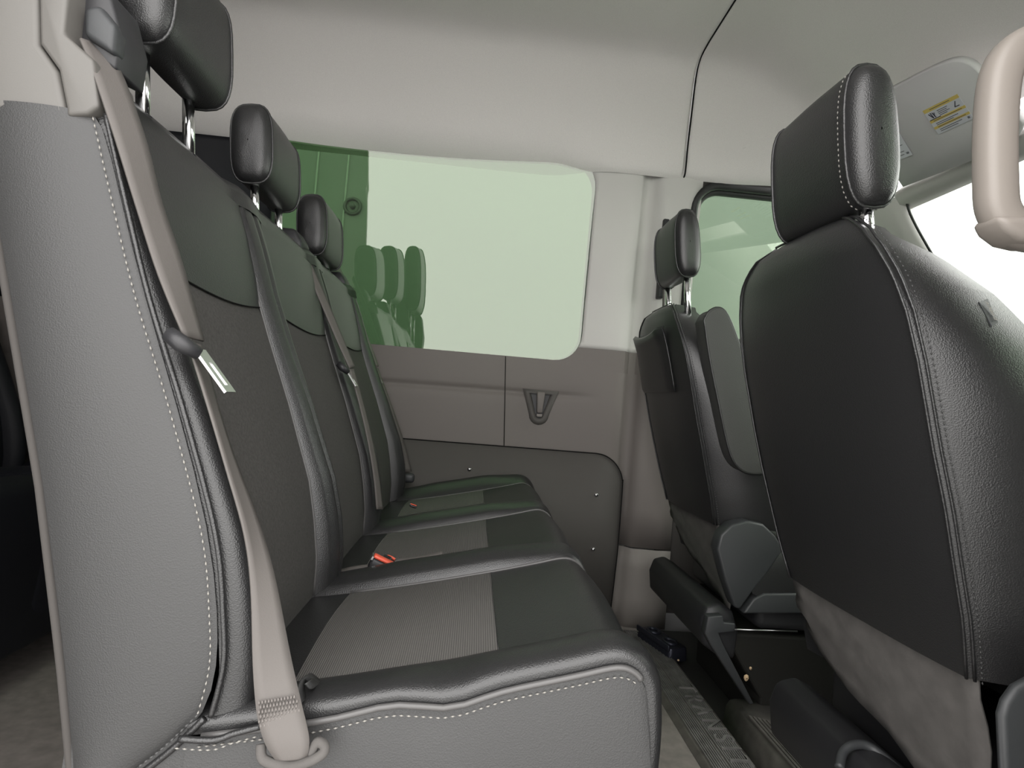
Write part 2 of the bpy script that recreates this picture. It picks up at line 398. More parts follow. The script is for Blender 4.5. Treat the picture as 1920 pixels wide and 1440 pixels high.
rows = [hl(x, 0) for x in xs] + [hl(0.632, 0.003), hl(0.638, 0.014)]
ceil = struct(MB().grid(rows).build('ceiling', 'headliner', sub=1))
# headliner over the cab, falling to the windscreen header
def fr(x):
    k = interp([(0.65, 0), (0.80, 0.02), (0.95, 0.35), (1.25, 1)], x); out = []
    for i, p in enumerate(hl(0.64, 0)):
        ztop = 1.92 + (1.485 - 1.92) * k
        z = 1.528 + (p.z - 1.528) * (ztop - 1.40) / (1.92 - 1.40) if p.z > 1.528 else p.z
        y = p.y - 0.16 * k * interp([(1.4, 0), (1.9, 1)], p.y)
        out.append(Vector((x, y, z - 0.03 * k)))
    return out
rows = [[p + Vector((0, 0.012, 0.004)) for p in hl(0.640, 0)], [p for p in hl(0.647, 0)]] + [fr(x) for x in (0.66, 0.72, 0.8, 0.88, 0.95, 1.02, 1.10, 1.18, 1.25)]
ceil2 = MB().grid(rows).build('ceiling', 'headliner', sub=1); struct(ceil2)
gap = [Vector((0.6405, p.y + 0.004, p.z + 0.002)) for p in smooth_path([Vector((0, q.y, q.z)) for q in hl(0.64, 0)], 4)]
MB().tube(gap, 0.0025, 6).build('headliner_gap', 'seam', ceil2)
# small pressed clip cover on the headliner
q = [at(a, b, y=1.945) for a, b in ((1387, 250), (1440, 247), (1444, 276), (1392, 280))]
mb = MB(); c0 = sum(q, Vector()) / 4
mb.add(q + [c0 + (p - c0) * 0.86 + Vector((0, -0.004, 0)) for p in q], [(0, 1, 5, 4), (1, 2, 6, 5), (2, 3, 7, 6), (3, 0, 4, 7), (4, 5, 6, 7)])
mb.build('clip_cover', 'headliner', ceil2, bevel=0.003)

# outer shell that keeps the daylight out (roof skin, rear, right side, nose)
trim_roof = struct(MB().box((-2.7, 0.15, 1.97), (1.3, 2.12, 2.0)).build('trim_1', 'paint', smooth=False))
struct(MB().box((-2.66, 0.18, -0.1), (-2.6, 2.1, 2.0)).build('wall_rear', 'trim_low', smooth=False))
r_out = [(-2.6, -0.1), (2.4, -0.1), (2.4, 1.0), (1.35, 1.97), (-2.6, 1.97)]
r_door = rrect(-0.77, 0.0, 0.40, 1.74, 0.1); r_win = rrect(0.80, 1.0, 1.25, 1.52, 0.06)
wr = struct(sheet(r_out, [r_door, r_win], [], [], lambda x, z: 0.20).build('wall_right', 'pillar', solid=0.03))
MB().prism([(0.42, 0.20), (0.42, 0.34), (0.78, 0.36), (0.78, 0.20)], 'z', 0.0, 1.9).build('pillar_cover', 'pillar', wr, bevel=0.03)
struct(MB().box((0.80, 0.196, 1.0), (1.25, 0.200, 1.52)).build('window_3', 'glass_door', smooth=False))
struct(MB().prism([(2.36, -0.1), (2.4, -0.1), (2.4, 0.95), (2.3, 1.0), (2.1, 1.0), (2.36, 0.93)], 'y', 0.2, 2.06).build('wall_front', 'trim_low', smooth=False))
struct(MB().box((-2.7, 0.15, -0.14), (2.4, 2.12, -0.065)).build('trim_2', 'trim_low', smooth=False))
# outer left skin above and behind the windows
struct(sheet([(-2.6, -0.1), (2.4, -0.1), (2.4, 1.0), (1.42, 1.97), (-2.6, 1.97)], [rrect(-0.76, 0.86, 0.39, 1.6, 0.08), rrect(0.66, 0.98, 1.36, 1.56, 0.06)], [], [0.8, 1.6], lambda x, z: interp([(0.8, 2.11), (1.6, 2.075), (2, 2.03)], z)).build('trim_3', 'paint', solid=0.01))

# windscreen, header, A-pillar
wsT, wsB = (1.29, 1.445), (2.25, 0.93)
mb = MB(); rows = []
for t in frange(0, 1, 6):
    x = wsT[0] + (wsB[0] - wsT[0]) * t; z = wsT[1] + (wsB[1] - wsT[1]) * t + 0.02 * math.sin(PI * t)
    rows.append([Vector((x + 0.06 * math.sin(PI * k), 0.25 + 1.78 * k, z)) for k in frange(0, 1, 8)])
struct(MB().grid(rows).build('window_4', 'glass_clear', solid=0.005))
hdr = []
for y in frange(0.3, 1.78, 8):
    hdr.append([Vector((1.245, y, 1.475)), Vector((1.243, y, 1.463)), Vector((1.262, y, 1.440)), Vector((1.30, y, 1.430)), Vector((1.33, y, 1.47)), Vector((1.27, y, 1.50))])
hd = struct(MB().grid(hdr, True).build('trim_4', 'pillar'))
a_in = [at(1697, 372, y=1.76), at(1704, 400, y=1.77), at(1730, 450, y=1.79), at(1765, 505, y=1.82), at(1830, 580, y=1.86), at(1925, 690, y=1.9), at(2100, 900, y=1.95)]
a_out = [Vector((p.x - 0.03, 2.0, p.z + (0.05 if i == 0 else -0.01))) for i, p in enumerate(a_in)]
a_out = [Vector((1.18, 1.99, 1.52)), Vector((1.22, 1.995, 1.42)), Vector((1.30, 2.0, 1.33)), Vector((1.38, 2.01, 1.25)), Vector((1.50, 2.02, 1.12)), Vector((1.62, 2.03, 0.98)), Vector((1.75, 2.04, 0.8))]
rows = []
for p, q in zip(a_in, a_out):
    mid = p * 0.45 + q * 0.55 + Vector((-0.02, -0.02, 0.0))
    rows.append([p + Vector((0.05, 0.03, 0.0)), p, p * 0.8 + q * 0.2 + Vector((-0.02, -0.012, 0)), mid, q])
ap = struct(MB().grid(rows).build('trim_5', 'pillar', sub=1))
MB().tube([p + Vector((0.004, 0.0, 0.0)) for p in smooth_path(a_in, 4)], 0.004, 6).build('glass_seal', 'gasket', ap)
# dashboard under the windscreen
db = thing('dashboard', 'grey dashboard under the windscreen beyond the front seats', 'dashboard', (1.9, 1.1, 0.6))
MB().prism([(1.55, 0.55), (1.50, 0.85), (1.6, 0.97), (1.8, 1.0), (2.2, 0.95), (2.3, 0.4), (1.8, 0.3)], 'y', 0.28, 2.0).build('top_pad', 'dash', db, bevel=0.03, seg=3)
MB().prism([(1.49, 0.80), (1.47, 0.72), (1.52, 0.6), (1.56, 0.6), (1.56, 0.84)], 'y', 0.95, 1.25).build('centre_panel', 'black', db, bevel=0.01)

# studio outside -----------------------------------------------------------
struct(MB().box((-14, -14, -0.75), (14, 14, -0.65)).build('ground', 'ground', smooth=False))
sw = struct(MB().box((-9, 4.3, -0.65), (3.2, 4.4, 4.0)).build('wall_studio', 'studio', smooth=False))
for px in (500, 596, 653):
    a = at(px, 300, y=4.29)
    MB().tube([(a.x, 4.298, -0.6), (a.x, 4.298, 3.9)], 0.008, 6).build('panel_joint', 'joint', sw)
p = at(660, 385, y=4.27)
mb = MB(); mb.tube([p + Vector((0.055 * math.cos(t), 0.02, 0.055 * math.sin(t))) for t in frange(0, 2 * PI * 15 / 16, 15)], 0.012, 6, True)
mb.tube([p + Vector((0, 0.03, 0)), p + Vector((0, -0.01, 0))], 0.02, 10)
tag(mb.build('wall_fixture', 'gasket'), 'small dark round fixture on the studio wall behind the rear window', 'fixture')

# ================================================================== HEADRESTS (a part of each seat)
def headrest(parent, c, hw, dep, hgt, tilt, leather='leather', posts=(0.07, 0.1), post_r=0.0080, front_stitch=False, sq=3.2, top_narrow=0.0, back=0.0, name='headrest'):
    """c: centre; hw: half width in y; dep, hgt: full depth/height; tilt: lean of the section about y"""
    N = 28; sec = []
    for k in range(N):
        t = 2 * PI * k / N; ct, st = math.cos(t), math.sin(t)
        x = dep / 2 * math.copysign(abs(ct) ** (2 / sq), ct); z = hgt / 2 * math.copysign(abs(st) ** (2 / sq), st)
        x *= 1 - top_narrow * (z / hgt + 0.5)
        sec.append((x, z))
    R = Matrix.Rotation(tilt, 3, 'Y'); c = Vector(c)
    def S_(y, s, sz=None): return [c + R @ Vector((x * s, 0, z * (sz or s))) + Vector((0, y, 0)) for x, z in sec]
    ys = [(-hw - 0.012, 0.02), (-hw - 0.0115, 0.35), (-hw - 0.009, 0.62), (-hw - 0.004, 0.82), (-hw + 0.004, 0.945), (-hw + 0.0105, 0.985), (-hw + 0.014, 0.972), (-hw + 0.018, 0.992), (-hw + 0.04, 1.0)]
    body = MB(); rows = [S_(y, s, s if s < 0.5 else 1 - (1 - s) * 0.6) for y, s in ys] + [S_(y, 1.0 + 0.012) for y in frange(-hw + 0.08, hw - 0.08, 3)] + [S_(-y, s, s if s < 0.5 else 1 - (1 - s) * 0.6) for y, s in reversed(ys)]
    body.grid(rows, True)
    h = body.build(name, leather, parent)
    for sg in (-1, 1):
        loop = S_(sg * (hw - 0.0085), 0.993, 0.996)
        MB().tube(loop, 0.0022, 6, True).build('piping', leather, h)
    if front_stitch:
        stuff(MB().stitches(S_(-hw + 0.021, 1.0, 1.0) + S_(-hw + 0.021, 1.0, 1.0)[:1], 0.0065, 0.0045, 0.0011).build('stitching', 'thread', h))
    for sg in (-1, 1):
        p = c + Vector((0.0, sg * posts[0], 0)) + R @ Vector((-0.002 - back, 0, -hgt * 0.42))
        q = c + Vector((0.0, sg * posts[0], 0)) + R @ Vector((-0.002 - back, 0, -hgt / 2 - posts[1]))
        MB().tube([p, q], post_r, 12).build('post', 'chrome', h)
        e = q + (p - q).normalized() * 0.045
        MB().tube([q, q + (p - q).normalized() * 0.006], 0.0100, 12).build('collar', 'black', h)
    return h

# ================================================================== BENCH
Y0, Y1 = 0.612, 1.92
BD = [1.03, 1.46]                                                # seat boundaries
CT = [0.83, 1.25, 1.70]                                          # seat centres
INS = [(0.682, 0.985), (1.082, 1.412), (1.512, 1.86)]             # fabric inserts, y ranges
FRONT = [(0.33, -0.232), (0.40, -0.226), (0.455, -0.226), (0.52, -0.236), (0.58, -0.249), (0.70, -0.292), (0.80, -0.332), (0.88, -0.362), (0.96, -0.386), (1.01, -0.404)]
REAR = [(0.33, -0.352), (0.45, -0.375), (0.62, -0.412), (0.86, -0.476), (1.01, -0.515)]
bench = thing('bench_seat', 'black leather three seat bench with grey fabric inserts beside the sliding door opening', 'bench seat', (0.0, 1.25, 0.0))
def back_off(y):
    """how far the upholstery stands forward of the seam line, across the bench"""
    d = 0.0
    for a, b in INS:
        if a <= y <= b:
            return 0.004 * math.sin(PI * (y - a) / (b - a)) - 0.004
    for b in BD:
        lo, hi = b - 0.05, b + 0.05
        if lo < y < hi:
            t = (y - lo) / (hi - lo)
            return 0.028 * math.sin(PI * t) ** 0.6 - 0.012 * math.exp(-((y - b) / 0.006) ** 2)
    if y < INS[0][0]:
        t = (INS[0][0] - y) / (INS[0][0] - Y0)
        return 0.034 * math.sin(min(1, t * 1.25) * PI / 2) ** 0.7 if t < 0.72 else 0.034 * math.sqrt(max(0, 1 - ((t - 0.72) / 0.28) ** 2))
    t = (y - INS[2][1]) / (Y1 - INS[2][1])
    return 0.034 * math.sin(PI * min(1, t)) ** 0.6
def back_pt(y, z):
    k = interp([(0.36, 0.9), (0.5, 1.1), (0.6, 0.95), (0.75, 0.7), (0.9, 0.55), (1.01, 0.35)], z)
    return Vector((interp(FRONT, z) + back_off(y) * (k if back_off(y) > 0 else 1), y, z))
def back_zone(ys, zs, name, mt, parent):
    return MB().grid([[back_pt(y, z) for y in ys] for z in zs]).build(name, mt, parent)
zlow = frange(0.34, 0.85, 24); zup = frange(0.85, 1.01, 8)
for i, (a, b) in enumerate(INS):
    curve = lambda y: 0.85 - 0.012 * math.sin(PI * (y - a) / (b - a))
    ys = frange(a, b, 12)
    MB().grid([[back_pt(y, 0.34 + (curve(y) - 0.34) * t) + Vector((-0.002 * (t > 0.99), 0, 0)) for y in ys] for t in frange(0, 1, 24)]).build('backrest_insert', 'back_fabric', bench)
    top = MB().grid([[back_pt(y, curve(y) + (1.01 - curve(y)) * t) + Vector((0.006 * math.sin(PI * min(1, t * 3 + 0.03) / 2 if t < .33 else PI / 2), 0, 0)) for y in ys] for t in frange(0, 1, 10)] )
    top.build('backrest_upper_panel', 'leather', bench)
    MB().tube([back_pt(y, curve(y)) + Vector((0.001, 0, 0)) for y in ys], 0.0010, 6).build('panel_seam', 'seam', bench)  # dark line along the seam also paints the shade under the panel's overhang
bol = [(Y0, INS[0][0]), (INS[0][1], INS[1][0]), (INS[1][1], INS[2][0]), (INS[2][1], Y1)]
for i, (a, b) in enumerate(bol):
    if i == 0:
        ys = [Y0 + (b - a) * (1 - math.cos(t)) for t in frange(0, PI / 2, 14)]
    else: ys = frange(a, b, 18)
    zs = frange(0.34, 1.01, 36)
    back_zone(ys, zs, 'backrest_bolster', 'leather', bench)
for y in (INS[0][1], INS[1][1]):                                  # welted seam of each far bolster, its highlight put into the grey
    MB().tube([back_pt(y, z) + Vector((0.001, 0.0, 0)) for z in frange(0.40, 1.0, 30)], 0.0024, 6).build('bolster_welt', 'welt', bench)
for y in (INS[1][0], INS[2][0], INS[0][0]):
    MB().tube([back_pt(y, z) + Vector((0.0, 0.0, 0)) for z in frange(0.40, 1.0, 30)], 0.0022, 6).build('bolster_welt', 'welt', bench)
# rounded top and the back shell
mb = MB(); rows = []
for y in frange(Y0, Y1, 40):
    o = back_off(y) * 0.45; f0 = interp(FRONT, 1.01) + o; r0 = interp(REAR, 1.01); e = min(1.0, max(0.0, min(y - Y0, Y1 - y) / 0.03)) ; e = math.sqrt(1 - (1 - e) ** 2)
    rows.append([Vector((f0, y, 1.01)), Vector((f0 - 0.006, y, 1.01 + 0.022 * e)), Vector((f0 - 0.022, y, 1.01 + 0.038 * e)), Vector(((f0 + r0) / 2, y, 1.01 + 0.042 * e)), Vector((r0 + 0.02, y, 1.01 + 0.036 * e)), Vector((r0, y, 1.01))])
mb.grid(rows); mb.build('backrest_top', 'leather', bench)
MB().grid([[Vector((interp(REAR, z), y, z)) for z in frange(0.33, 1.01, 12)] for y in (Y0, Y1)]).build('backrest_shell', 'flap', bench)
# near side panel: leather, bulging a little
side_front = [(0.981, -0.388), (0.90, -0.362), (0.805, -0.330), (0.70, -0.288), (0.581, -0.246), (0.50, -0.231), (0.453, -0.227), (0.406, -0.234), (0.375, -0.262), (0.345, -0.296)]
mb = MB(); rows = []
for (z, xf) in side_front:
    xr = interp(REAR, z); r = []
    for t in frange(0, 1, 10):
        x = xf + (xr - xf) * t
        r.append(Vector((x, Y0 - 0.012 * math.sin(PI * t) ** 0.7 - 0.002, z)))
    rows.append(r)
mb.grid(rows); mb.build('backrest_side', 'leather_side', bench, sub=1)
MB().grid([[Vector((x, Y1 + 0.002, z)) for x in frange(interp(FRONT, z), interp(REAR, z), 2)] for z in frange(0.34, 1.01, 12)]).build('backrest_far_side', 'leather', bench)
seamp = smooth_path([Vector((x + 0.004, Y0 - 0.004, z)) for z, x in side_front[:8]], 8)
MB().tube([p + Vector((0.002, -0.001, 0)) for p in seamp], 0.0028, 8).build('side_piping', 'leather', bench)
stuff(MB().stitches([p + Vector((-0.010, -0.0035, 0)) for p in seamp], 0.0072, 0.0058, 0.0010).build('side_stitching', 'thread', bench))
zz = smooth_path([Vector((-0.234, Y0 - 0.005, 0.404)), Vector((-0.262, Y0 - 0.007, 0.373)), Vector((-0.296, Y0 - 0.008, 0.343))], 8)
MB().tube(zz, 0.0032, 8).build('lower_piping', 'leather', bench)
stuff(MB().stitches([p + Vector((-0.006, -0.004, 0.004)) for p in zz], 0.006, 0.0065, 0.0014).build('overlock_stitching', 'dark_thread', bench))
MB().tube([Vector((x + 0.002, Y0 - 0.004, z)) for z, x in [(z_, interp(REAR, z_)) for z_ in frange(0.30, 1.0, 20)]], 0.0038, 8).build('rear_edge_binding', 'binding', bench)
# ---- cushion
TOP = [(-0.25, 0.395), (-0.15, 0.413), (-0.05, 0.434), (0.05, 0.457), (0.12, 0.474), (0.165, 0.485), (0.188, 0.480), (0.201, 0.466), (0.208, 0.442), (0.209, 0.37), (0.196, 0.24), (0.18, 0.12)]
tp = smooth_path([Vector((x, 0, z)) for x, z in TOP], 5)
tn = []
for i in range(len(tp)):
    d = (tp[min(i + 1, len(tp) - 1)] - tp[max(i - 1, 0)]).normalized(); tn.append(Vector((-d.z, 0, d.x)))
i_ins0 = min(range(len(tp)), key=lambda i: abs(tp[i].x + 0.165) + (tp[i].z < 0.38))
i_ins1 = min(range(len(tp)), key=lambda i: abs(tp[i].x - 0.055) + (tp[i].z < 0.42) * 9)
def cush_off(y, i):
    x = tp[i].x; z = tp[i].z
    f = interp([(-0.25, 0.6), (-0.1, 1), (0.06, 1), (0.16, 0.55), (0.2, 0.25)], x) if z > 0.43 or x < 0.1 else 0.15
    for a, b in INS:
        if a <= y <= b:
            t = (y - a) / (b - a); return 0.006 * math.sin(PI * t) - 0.003 * (1 - math.sin(PI * t)) * f
    for b in BD:
        lo, hi = b - 0.05, b + 0.05
        if lo < y < hi:
            t = (y - lo) / (hi - lo); return 0.026 * f * math.sin(PI * t) ** 0.75
    t = (INS[0][0] - y) / 0.07 if y < INS[0][0] else (y - INS[2][1]) / 0.06
    return (0.016 if y < 1 else 0.034) * f * math.sin(PI * min(1, t) * 0.55)
def cush_pt(y, i): return Vector((0, y, 0)) + tp[i] + tn[i] * cush_off(y, i)
NT = len(tp)
for k, (a, b) in enumerate(INS):
    ys = frange(a, b, 12)
    MB().grid([[cush_pt(y, i) for y in ys] for i in range(i_ins0, i_ins1 + 1)]).build('cushion_insert', 'fabric', bench)
    MB().grid([[cush_pt(y, i) for y in ys] for i in range(i_ins1, NT)]).build('cushion_front_panel', 'leather', bench)
    MB().grid([[cush_pt(y, i) for y in ys] for i in range(0, i_ins0 + 1)]).build('cushion_rear_strip', 'leather', bench)
    MB().tube([cush_pt(y, i_ins1) for y in ys], 0.0009, 6).build('insert_seam', 'leather', bench)
def ridge_pt(y, i): return cush_pt(y, i)
for k, b in enumerate(BD):
    MB().grid([[cush_pt(y, i) for y in frange(INS[k][1], INS[k + 1][0], 16)] for i in range(NT)]).build('cushion_bolster', 'leather', bench)
    for y in (INS[k][1], INS[k + 1][0]):
        MB().tube([cush_pt(y, i) + tn[i] * 0.001 for i in range(4, NT - 14)], 0.0026, 6).build('cushion_welt', 'welt', bench)
MB().grid([[cush_pt(y, i) for y in frange(INS[2][1], Y1, 8)] for i in range(NT)]).build('cushion_bolster', 'leather', bench)
MB().tube([cush_pt(INS[2][1], i) for i in range(4, NT - 18)], 0.002, 6).build('cushion_welt', 'welt', bench)
# near roll: over the edge and down to the piping
def pipe_drop(i):
    """height of the roll, with the pinch the photo shows near the middle"""
    x = tp[i].x
    return 0.006 + 0.006 * math.exp(-((x - 0.0) / 0.035) ** 2) - 0.004 * math.exp(-((x + 0.06) / 0.04) ** 2)
def roll_row(i):
    h = pipe_drop(i); out = []; w = INS[0][0] - Y0 + 0.004
    dent = 0.005 * math.exp(-((tp[i].x - 0.0) / 0.03) ** 2)
    if tp[i].z < 0.44 and tp[i].x > 0.15: h *= interp([(0.3, 0.5), (0.44, 1)], tp[i].z)
    for t in frange(0, 1, 14):
        a = t * PI * 0.5 * 1.18
        yy = INS[0][0] - w * math.sin(min(a, PI / 2)) ** 1.0 if a < PI / 2 else INS[0][0] - w + 0.004 * (a - PI / 2)
        lift = 0.015 * math.sin(PI * t ** 0.8)
        d = lift - h * (1 - math.cos(a)) * 1.0 - dent * math.sin(PI * t)
        out.append(Vector((0, yy, 0)) + tp[i] + tn[i] * (d + cush_off(INS[0][0], i)))
    return out
rr = [roll_row(i) for i in range(NT)]
MB().grid(rr).build('cushion_roll', 'leather', bench)
pipe = [r[-1] + Vector((0, -0.002, -0.001)) for r in rr]
i_end = min(range(NT), key=lambda i: abs(tp[i].z - 0.470) + (tp[i].x < 0.195))
MB().tube(pipe[1:i_end + 1], 0.0034, 8).build('cushion_piping', 'welt', bench)  # pale highlight along the piping comes from the lighter welt colour
stuff(MB().stitches([p + Vector((-0.0005, -0.003, -0.0085)) for p in pipe[1:i_end]], 0.0072, 0.0058, 0.0010).build('cushion_stitching', 'thread', bench))
mb = MB(); rows = []
for i, p in enumerate(pipe):
    zb = 0.10; r = []
    for t in frange(0, 1, 10):
        z = p.z + (zb - p.z) * t
        dent = 0.006 * math.exp(-((p.x + 0.02) / 0.03) ** 2) * math.exp(-t * 4)
        x = p.x if p.z > 0.42 or p.x < 0.1 else p.x
        r.append(Vector((x + 0.012 * math.sin(PI * min(1, t * 1.3)) * interp([(0.1, 0), (0.2, 1)], x), p.y - 0.012 * math.sin(PI * t * 0.7) ** 0.8 + dent, z)))
    rows.append(r)
    if p.z < 0.40 and p.x > 0.1: break
mb.grid(rows); mb.build('cushion_side', 'leather_side', bench)
q = pipe[0]
MB().grid([[Vector((x, q.y - 0.004 + 0.006 * (t < 0.01), 0.40 - (0.30) * t)) for x in frange(-0.36, q.x + 0.002, 8)] for t in frange(0, 1, 4)]).build('cushion_side_rear', 'leather_side', bench)
rp = smooth_path([at(335, 1385, y=0.6), at(400, 1388, y=0.6), at(440, 1375, y=0.602), at(490, 1362, y=0.604)], 5)
MB().tube(rp, 0.0032, 8).build('rear_piping', 'leather', bench)
stuff(MB().stitches([p + Vector((0, -0.002, -0.008)) for p in rp], 0.0072, 0.0058, 0.0010).build('rear_stitching', 'thread', bench))
MB().prism([(-0.34, 0.10), (0.19, 0.10), (0.19, 0.36), (-0.34, 0.36)], 'y', Y0 + 0.02, Y1 - 0.01).build('cushion_base', 'black', bench, bevel=0.01)
MB().grid([[Vector((x, Y1, z)) for z in (0.12, 0.40)] for x in (-0.3, 0.19)]).build('cushion_far_side', 'leather', bench)
for x in (-0.28, 0.12):
    for y in (0.75, 1.75):
        MB().box((x, y, 0.0), (x + 0.05, y + 0.05, 0.11)).build('leg', 'black', bench, smooth=False, bevel=0.004)
# torn flap of cover and belt opening rim at the near side
fl = smooth_path([at(560, 1322, y=0.6), at(556, 1300, y=0.605), at(566, 1273, y=0.62), at(578, 1278, y=0.63), at(588, 1288, y=0.63), at(582, 1292, y=0.62), at(572, 1282, y=0.615)], 4)
MB().grid([[p, p + Vector((0.002, 0.02, -0.004))] for p in fl]).build('loose_cover_flap', 'leather_side', bench, solid=0.002)
rim = smooth_path([at(490, 1395, y=0.585), at(494, 1424, y=0.58), at(540, 1438, y=0.577), at(580, 1428, y=0.577), at(606, 1412, y=0.58), at(608, 1398, y=0.583), at(596, 1392, y=0.585), at(588, 1402, y=0.584), at(584, 1415, y=0.583)], 5)
MB().tube(rim, 0.0048, 8).build('belt_opening_rim', 'flap', bench)
# ---- headrests
headrest(bench, (-0.426, 0.800, 1.193), 0.090, 0.074, 0.160, -0.10, posts=(0.058, 0.08), back=0.012)
headrest(bench, (-0.458, 1.243, 1.176), 0.098, 0.078, 0.150, -0.10, posts=(0.07, 0.07))
headrest(bench, (-0.462, 1.695, 1.150), 0.104, 0.078, 0.160, -0.10, posts=(0.07, 0.04))
# ---- belt guide on the near shoulder, smaller ones further along
gy = 0.60
def pp(l, y=gy): return [(p.x, p.z) for p in (at(a, b, y=y) for a, b in l)]
main = pp([(-130, 200), (0, 206), (122, 218), (122, 205), (107, 132), (72, 82), (70, -10), (95, -160), (-130, -160)])
frontp = pp([(124, 218), (165, 214), (186, 200), (176, 112), (120, 62), (128, -10), (140, -160), (98, -160), (73, -10), (75, 82), (110, 131), (125, 205)])
MB().prism(main, 'y', gy, gy + 0.085).build('belt_guide_cover', 'guide', bench, bevel=0.006, seg=3)
MB().prism(frontp, 'y', gy - 0.001, gy + 0.07).build('belt_guide_bezel', 'guide', bench, bevel=0.004, seg=3)
ins = pp([(128, 0), (125, 60), (180, 112), (215, 130), (225, 60), (205, -20), (145, -60)], 0.625)
MB().prism(ins, 'y', 0.625, 0.68).build('belt_guide_throat', 'black', bench, bevel=0.004)
ins = pp([(150, 8), (150, 60), (205, 95), (212, 40), (180, 0)], 0.612)
MB().prism(ins, 'y', 0.616, 0.64).build('belt_guide_roller', 'grey_plastic', bench, bevel=0.006, seg=3)
for (y, dx) in ((1.43, 0), (1.90, 0.0)):
    MB().prism([(-0.50, 1.03), (-0.425, 1.03), (-0.42, 1.055), (-0.44, 1.085), (-0.50, 1.085)], 'y', y - 0.04, y + 0.03).build('belt_guide', 'black', bench, bevel=0.008, seg=3)

# ================================================================== SEAT BELTS
def ribbon(L, R, n=6, th=0.0012):
    L = smooth_path(L, n); R = smooth_path(R, n); rows_a = []; rows_b = []
    for i, (a, b) in enumerate(zip(L, R)):
        t = (L[min(i + 1, len(L) - 1)] - L[max(i - 1, 0)]); nn = t.cross(b - a).normalized() * th
        rows_a.append((a, b, nn))
    mb = MB(); K = 4
    mb.grid([[a + (b - a) * k / K + nn for k in range(K + 1)] + [b + (a - b) * k / K - nn for k in range(K + 1)] for a, b, nn in rows_a], True)
    n0 = 2 * (K + 1); mb.f.append(tuple(range(n0))); mb.f.append(tuple(len(mb.v) - n0 + k for k in range(n0)))
    return mb
def tongue(parent, pts, y, scale=1.0, slot_dy=0.05):
    """pts: pixel of holder left end, holder right end, blade tip"""
    a, b, t = (at(*p, y=y) for p in pts)
    MB().tube([a + Vector((0, -0.006, 0)), a * 0.5 + b * 0.5 + Vector((0, -0.007, 0)), b + Vector((0, 0.002, 0))], [0.0075 * scale, 0.0085 * scale, 0.006 * scale], 10).build('latch_holder', 'black', parent)
    d = (t - b).normalized(); w = Vector((0, 1, 0))
    o = MB(); n = d.cross(w).normalized() * 0.0013
    def quad(p0, p1, w0, w1):
        c = [p0 + w * w0, p0 + w * w1, p1 + w * w1, p1 + w * w0]
        o.add([p + n for p in c] + [p - n for p in c], [(0, 1, 2, 3), (7, 6, 5, 4), (0, 4, 5, 1), (1, 5, 6, 2), (2, 6, 7, 3), (3, 7, 4, 0)])
    L = (t - b).length
    quad(b - d * 0.006, b + d * L, -0.002, 0.006); quad(b - d * 0.006, b + d * L, 0.013, 0.021)
    quad(b + d * (L - 0.008), b + d * L, 0.006, 0.013); quad(b - d * 0.006, b + d * 0.010, 0.006, 0.013)
    o.build('latch_blade', 'steel', parent, smooth=False)
belt1 = thing('seat_belt', 'taupe seat belt crossing the near end of the bench, sewn anchor end at bottom', 'seat belt', (-0.3, 0.62, 0.6), 'seat belts of the front bench')
Lp = [at(150, 72, y=0.61), at(176, 140, y=0.60), at(216, 260, y=0.595), at(255, 385, y=0.595), at(297, 515, y=0.592), at(345, 630, y=0.592)]
Rp = [at(186, 84, y=0.64), at(226, 135, y=0.635), at(272, 260, y=0.63), at(303, 380, y=0.63), at(340, 490, y=0.63), at(382, 640, y=0.63)]
ribbon(Lp, Rp).build('shoulder_webbing', 'webbing', belt1)
Lp = [at(352, 640, y=0.594), at(385, 745, y=0.596), at(425, 880, y=0.598), at(458, 1000, y=0.597), at(470, 1100, y=0.594), at(474, 1250, y=0.588), at(482, 1340, y=0.582), at(498, 1395, y=0.578), at(520, 1428, y=0.579)]
Rp = [at(378, 648, y=0.63), at(402, 740, y=0.63), at(436, 850, y=0.63), at(480, 965, y=0.625), at(513, 1075, y=0.615), at(545, 1230, y=0.605), at(566, 1320, y=0.592), at(580, 1385, y=0.582), at(575, 1425, y=0.580)]
ribbon(Lp, Rp).build('lap_webbing', 'webbing', belt1)
mb = MB()
for r_ in range(6):
    for k in range(12):
        u = (k + 0.5 * (r_ % 2)) / 12.0; v = r_ / 5
        a = at(486 + 72 * u + 10 * v * u, 1318 - 12 * u + 44 * v, y=0.5815 + 0.009 * u - 0.002 * v)
        mb.stitches([a, a + Vector((0.0005, 0, -0.0045))], 0.02, 0.006, 0.0012)
stuff(mb.build('sewn_anchor_stitching', mat('taupe_thread', (0.13, 0.118, 0.11), 0.7), belt1))
tongue(belt1, [(322, 627), (372, 664), (424, 736)], 0.586)
belt2 = thing('seat_belt', 'taupe seat belt hanging between the middle and far bench seats', 'seat belt', (-0.3, 1.44, 0.7), 'seat belts of the front bench')
c = [(546, 447), (572, 500), (602, 570), (632, 640), (655, 690)]
ribbon([at(a, b, y=1.385) for a, b in c], [at(a + w, b - 3, y=1.415) for (a, b), w in zip(c, (10, 12, 13, 12, 10))]).build('shoulder_webbing', 'webbing', belt2)
c = [(655, 692), (672, 752), (688, 820), (700, 890), (706, 955)]
ribbon([at(a, b, y=1.385) for a, b in c], [at(a + w, b, y=1.415) for (a, b), w in zip(c, (8, 8, 9, 10, 12))]).build('lap_webbing', 'webbing', belt2)
tongue(belt2, [(636, 682), (652, 698), (667, 724)], 1.375)
belt3 = thing('seat_belt', 'taupe seat belt at the far bench end by the wall panel', 'seat belt', (-0.3, 1.93, 0.7), 'seat belts of the front bench')
c = [(626, 500), (650, 560), (675, 630), (698, 690)]
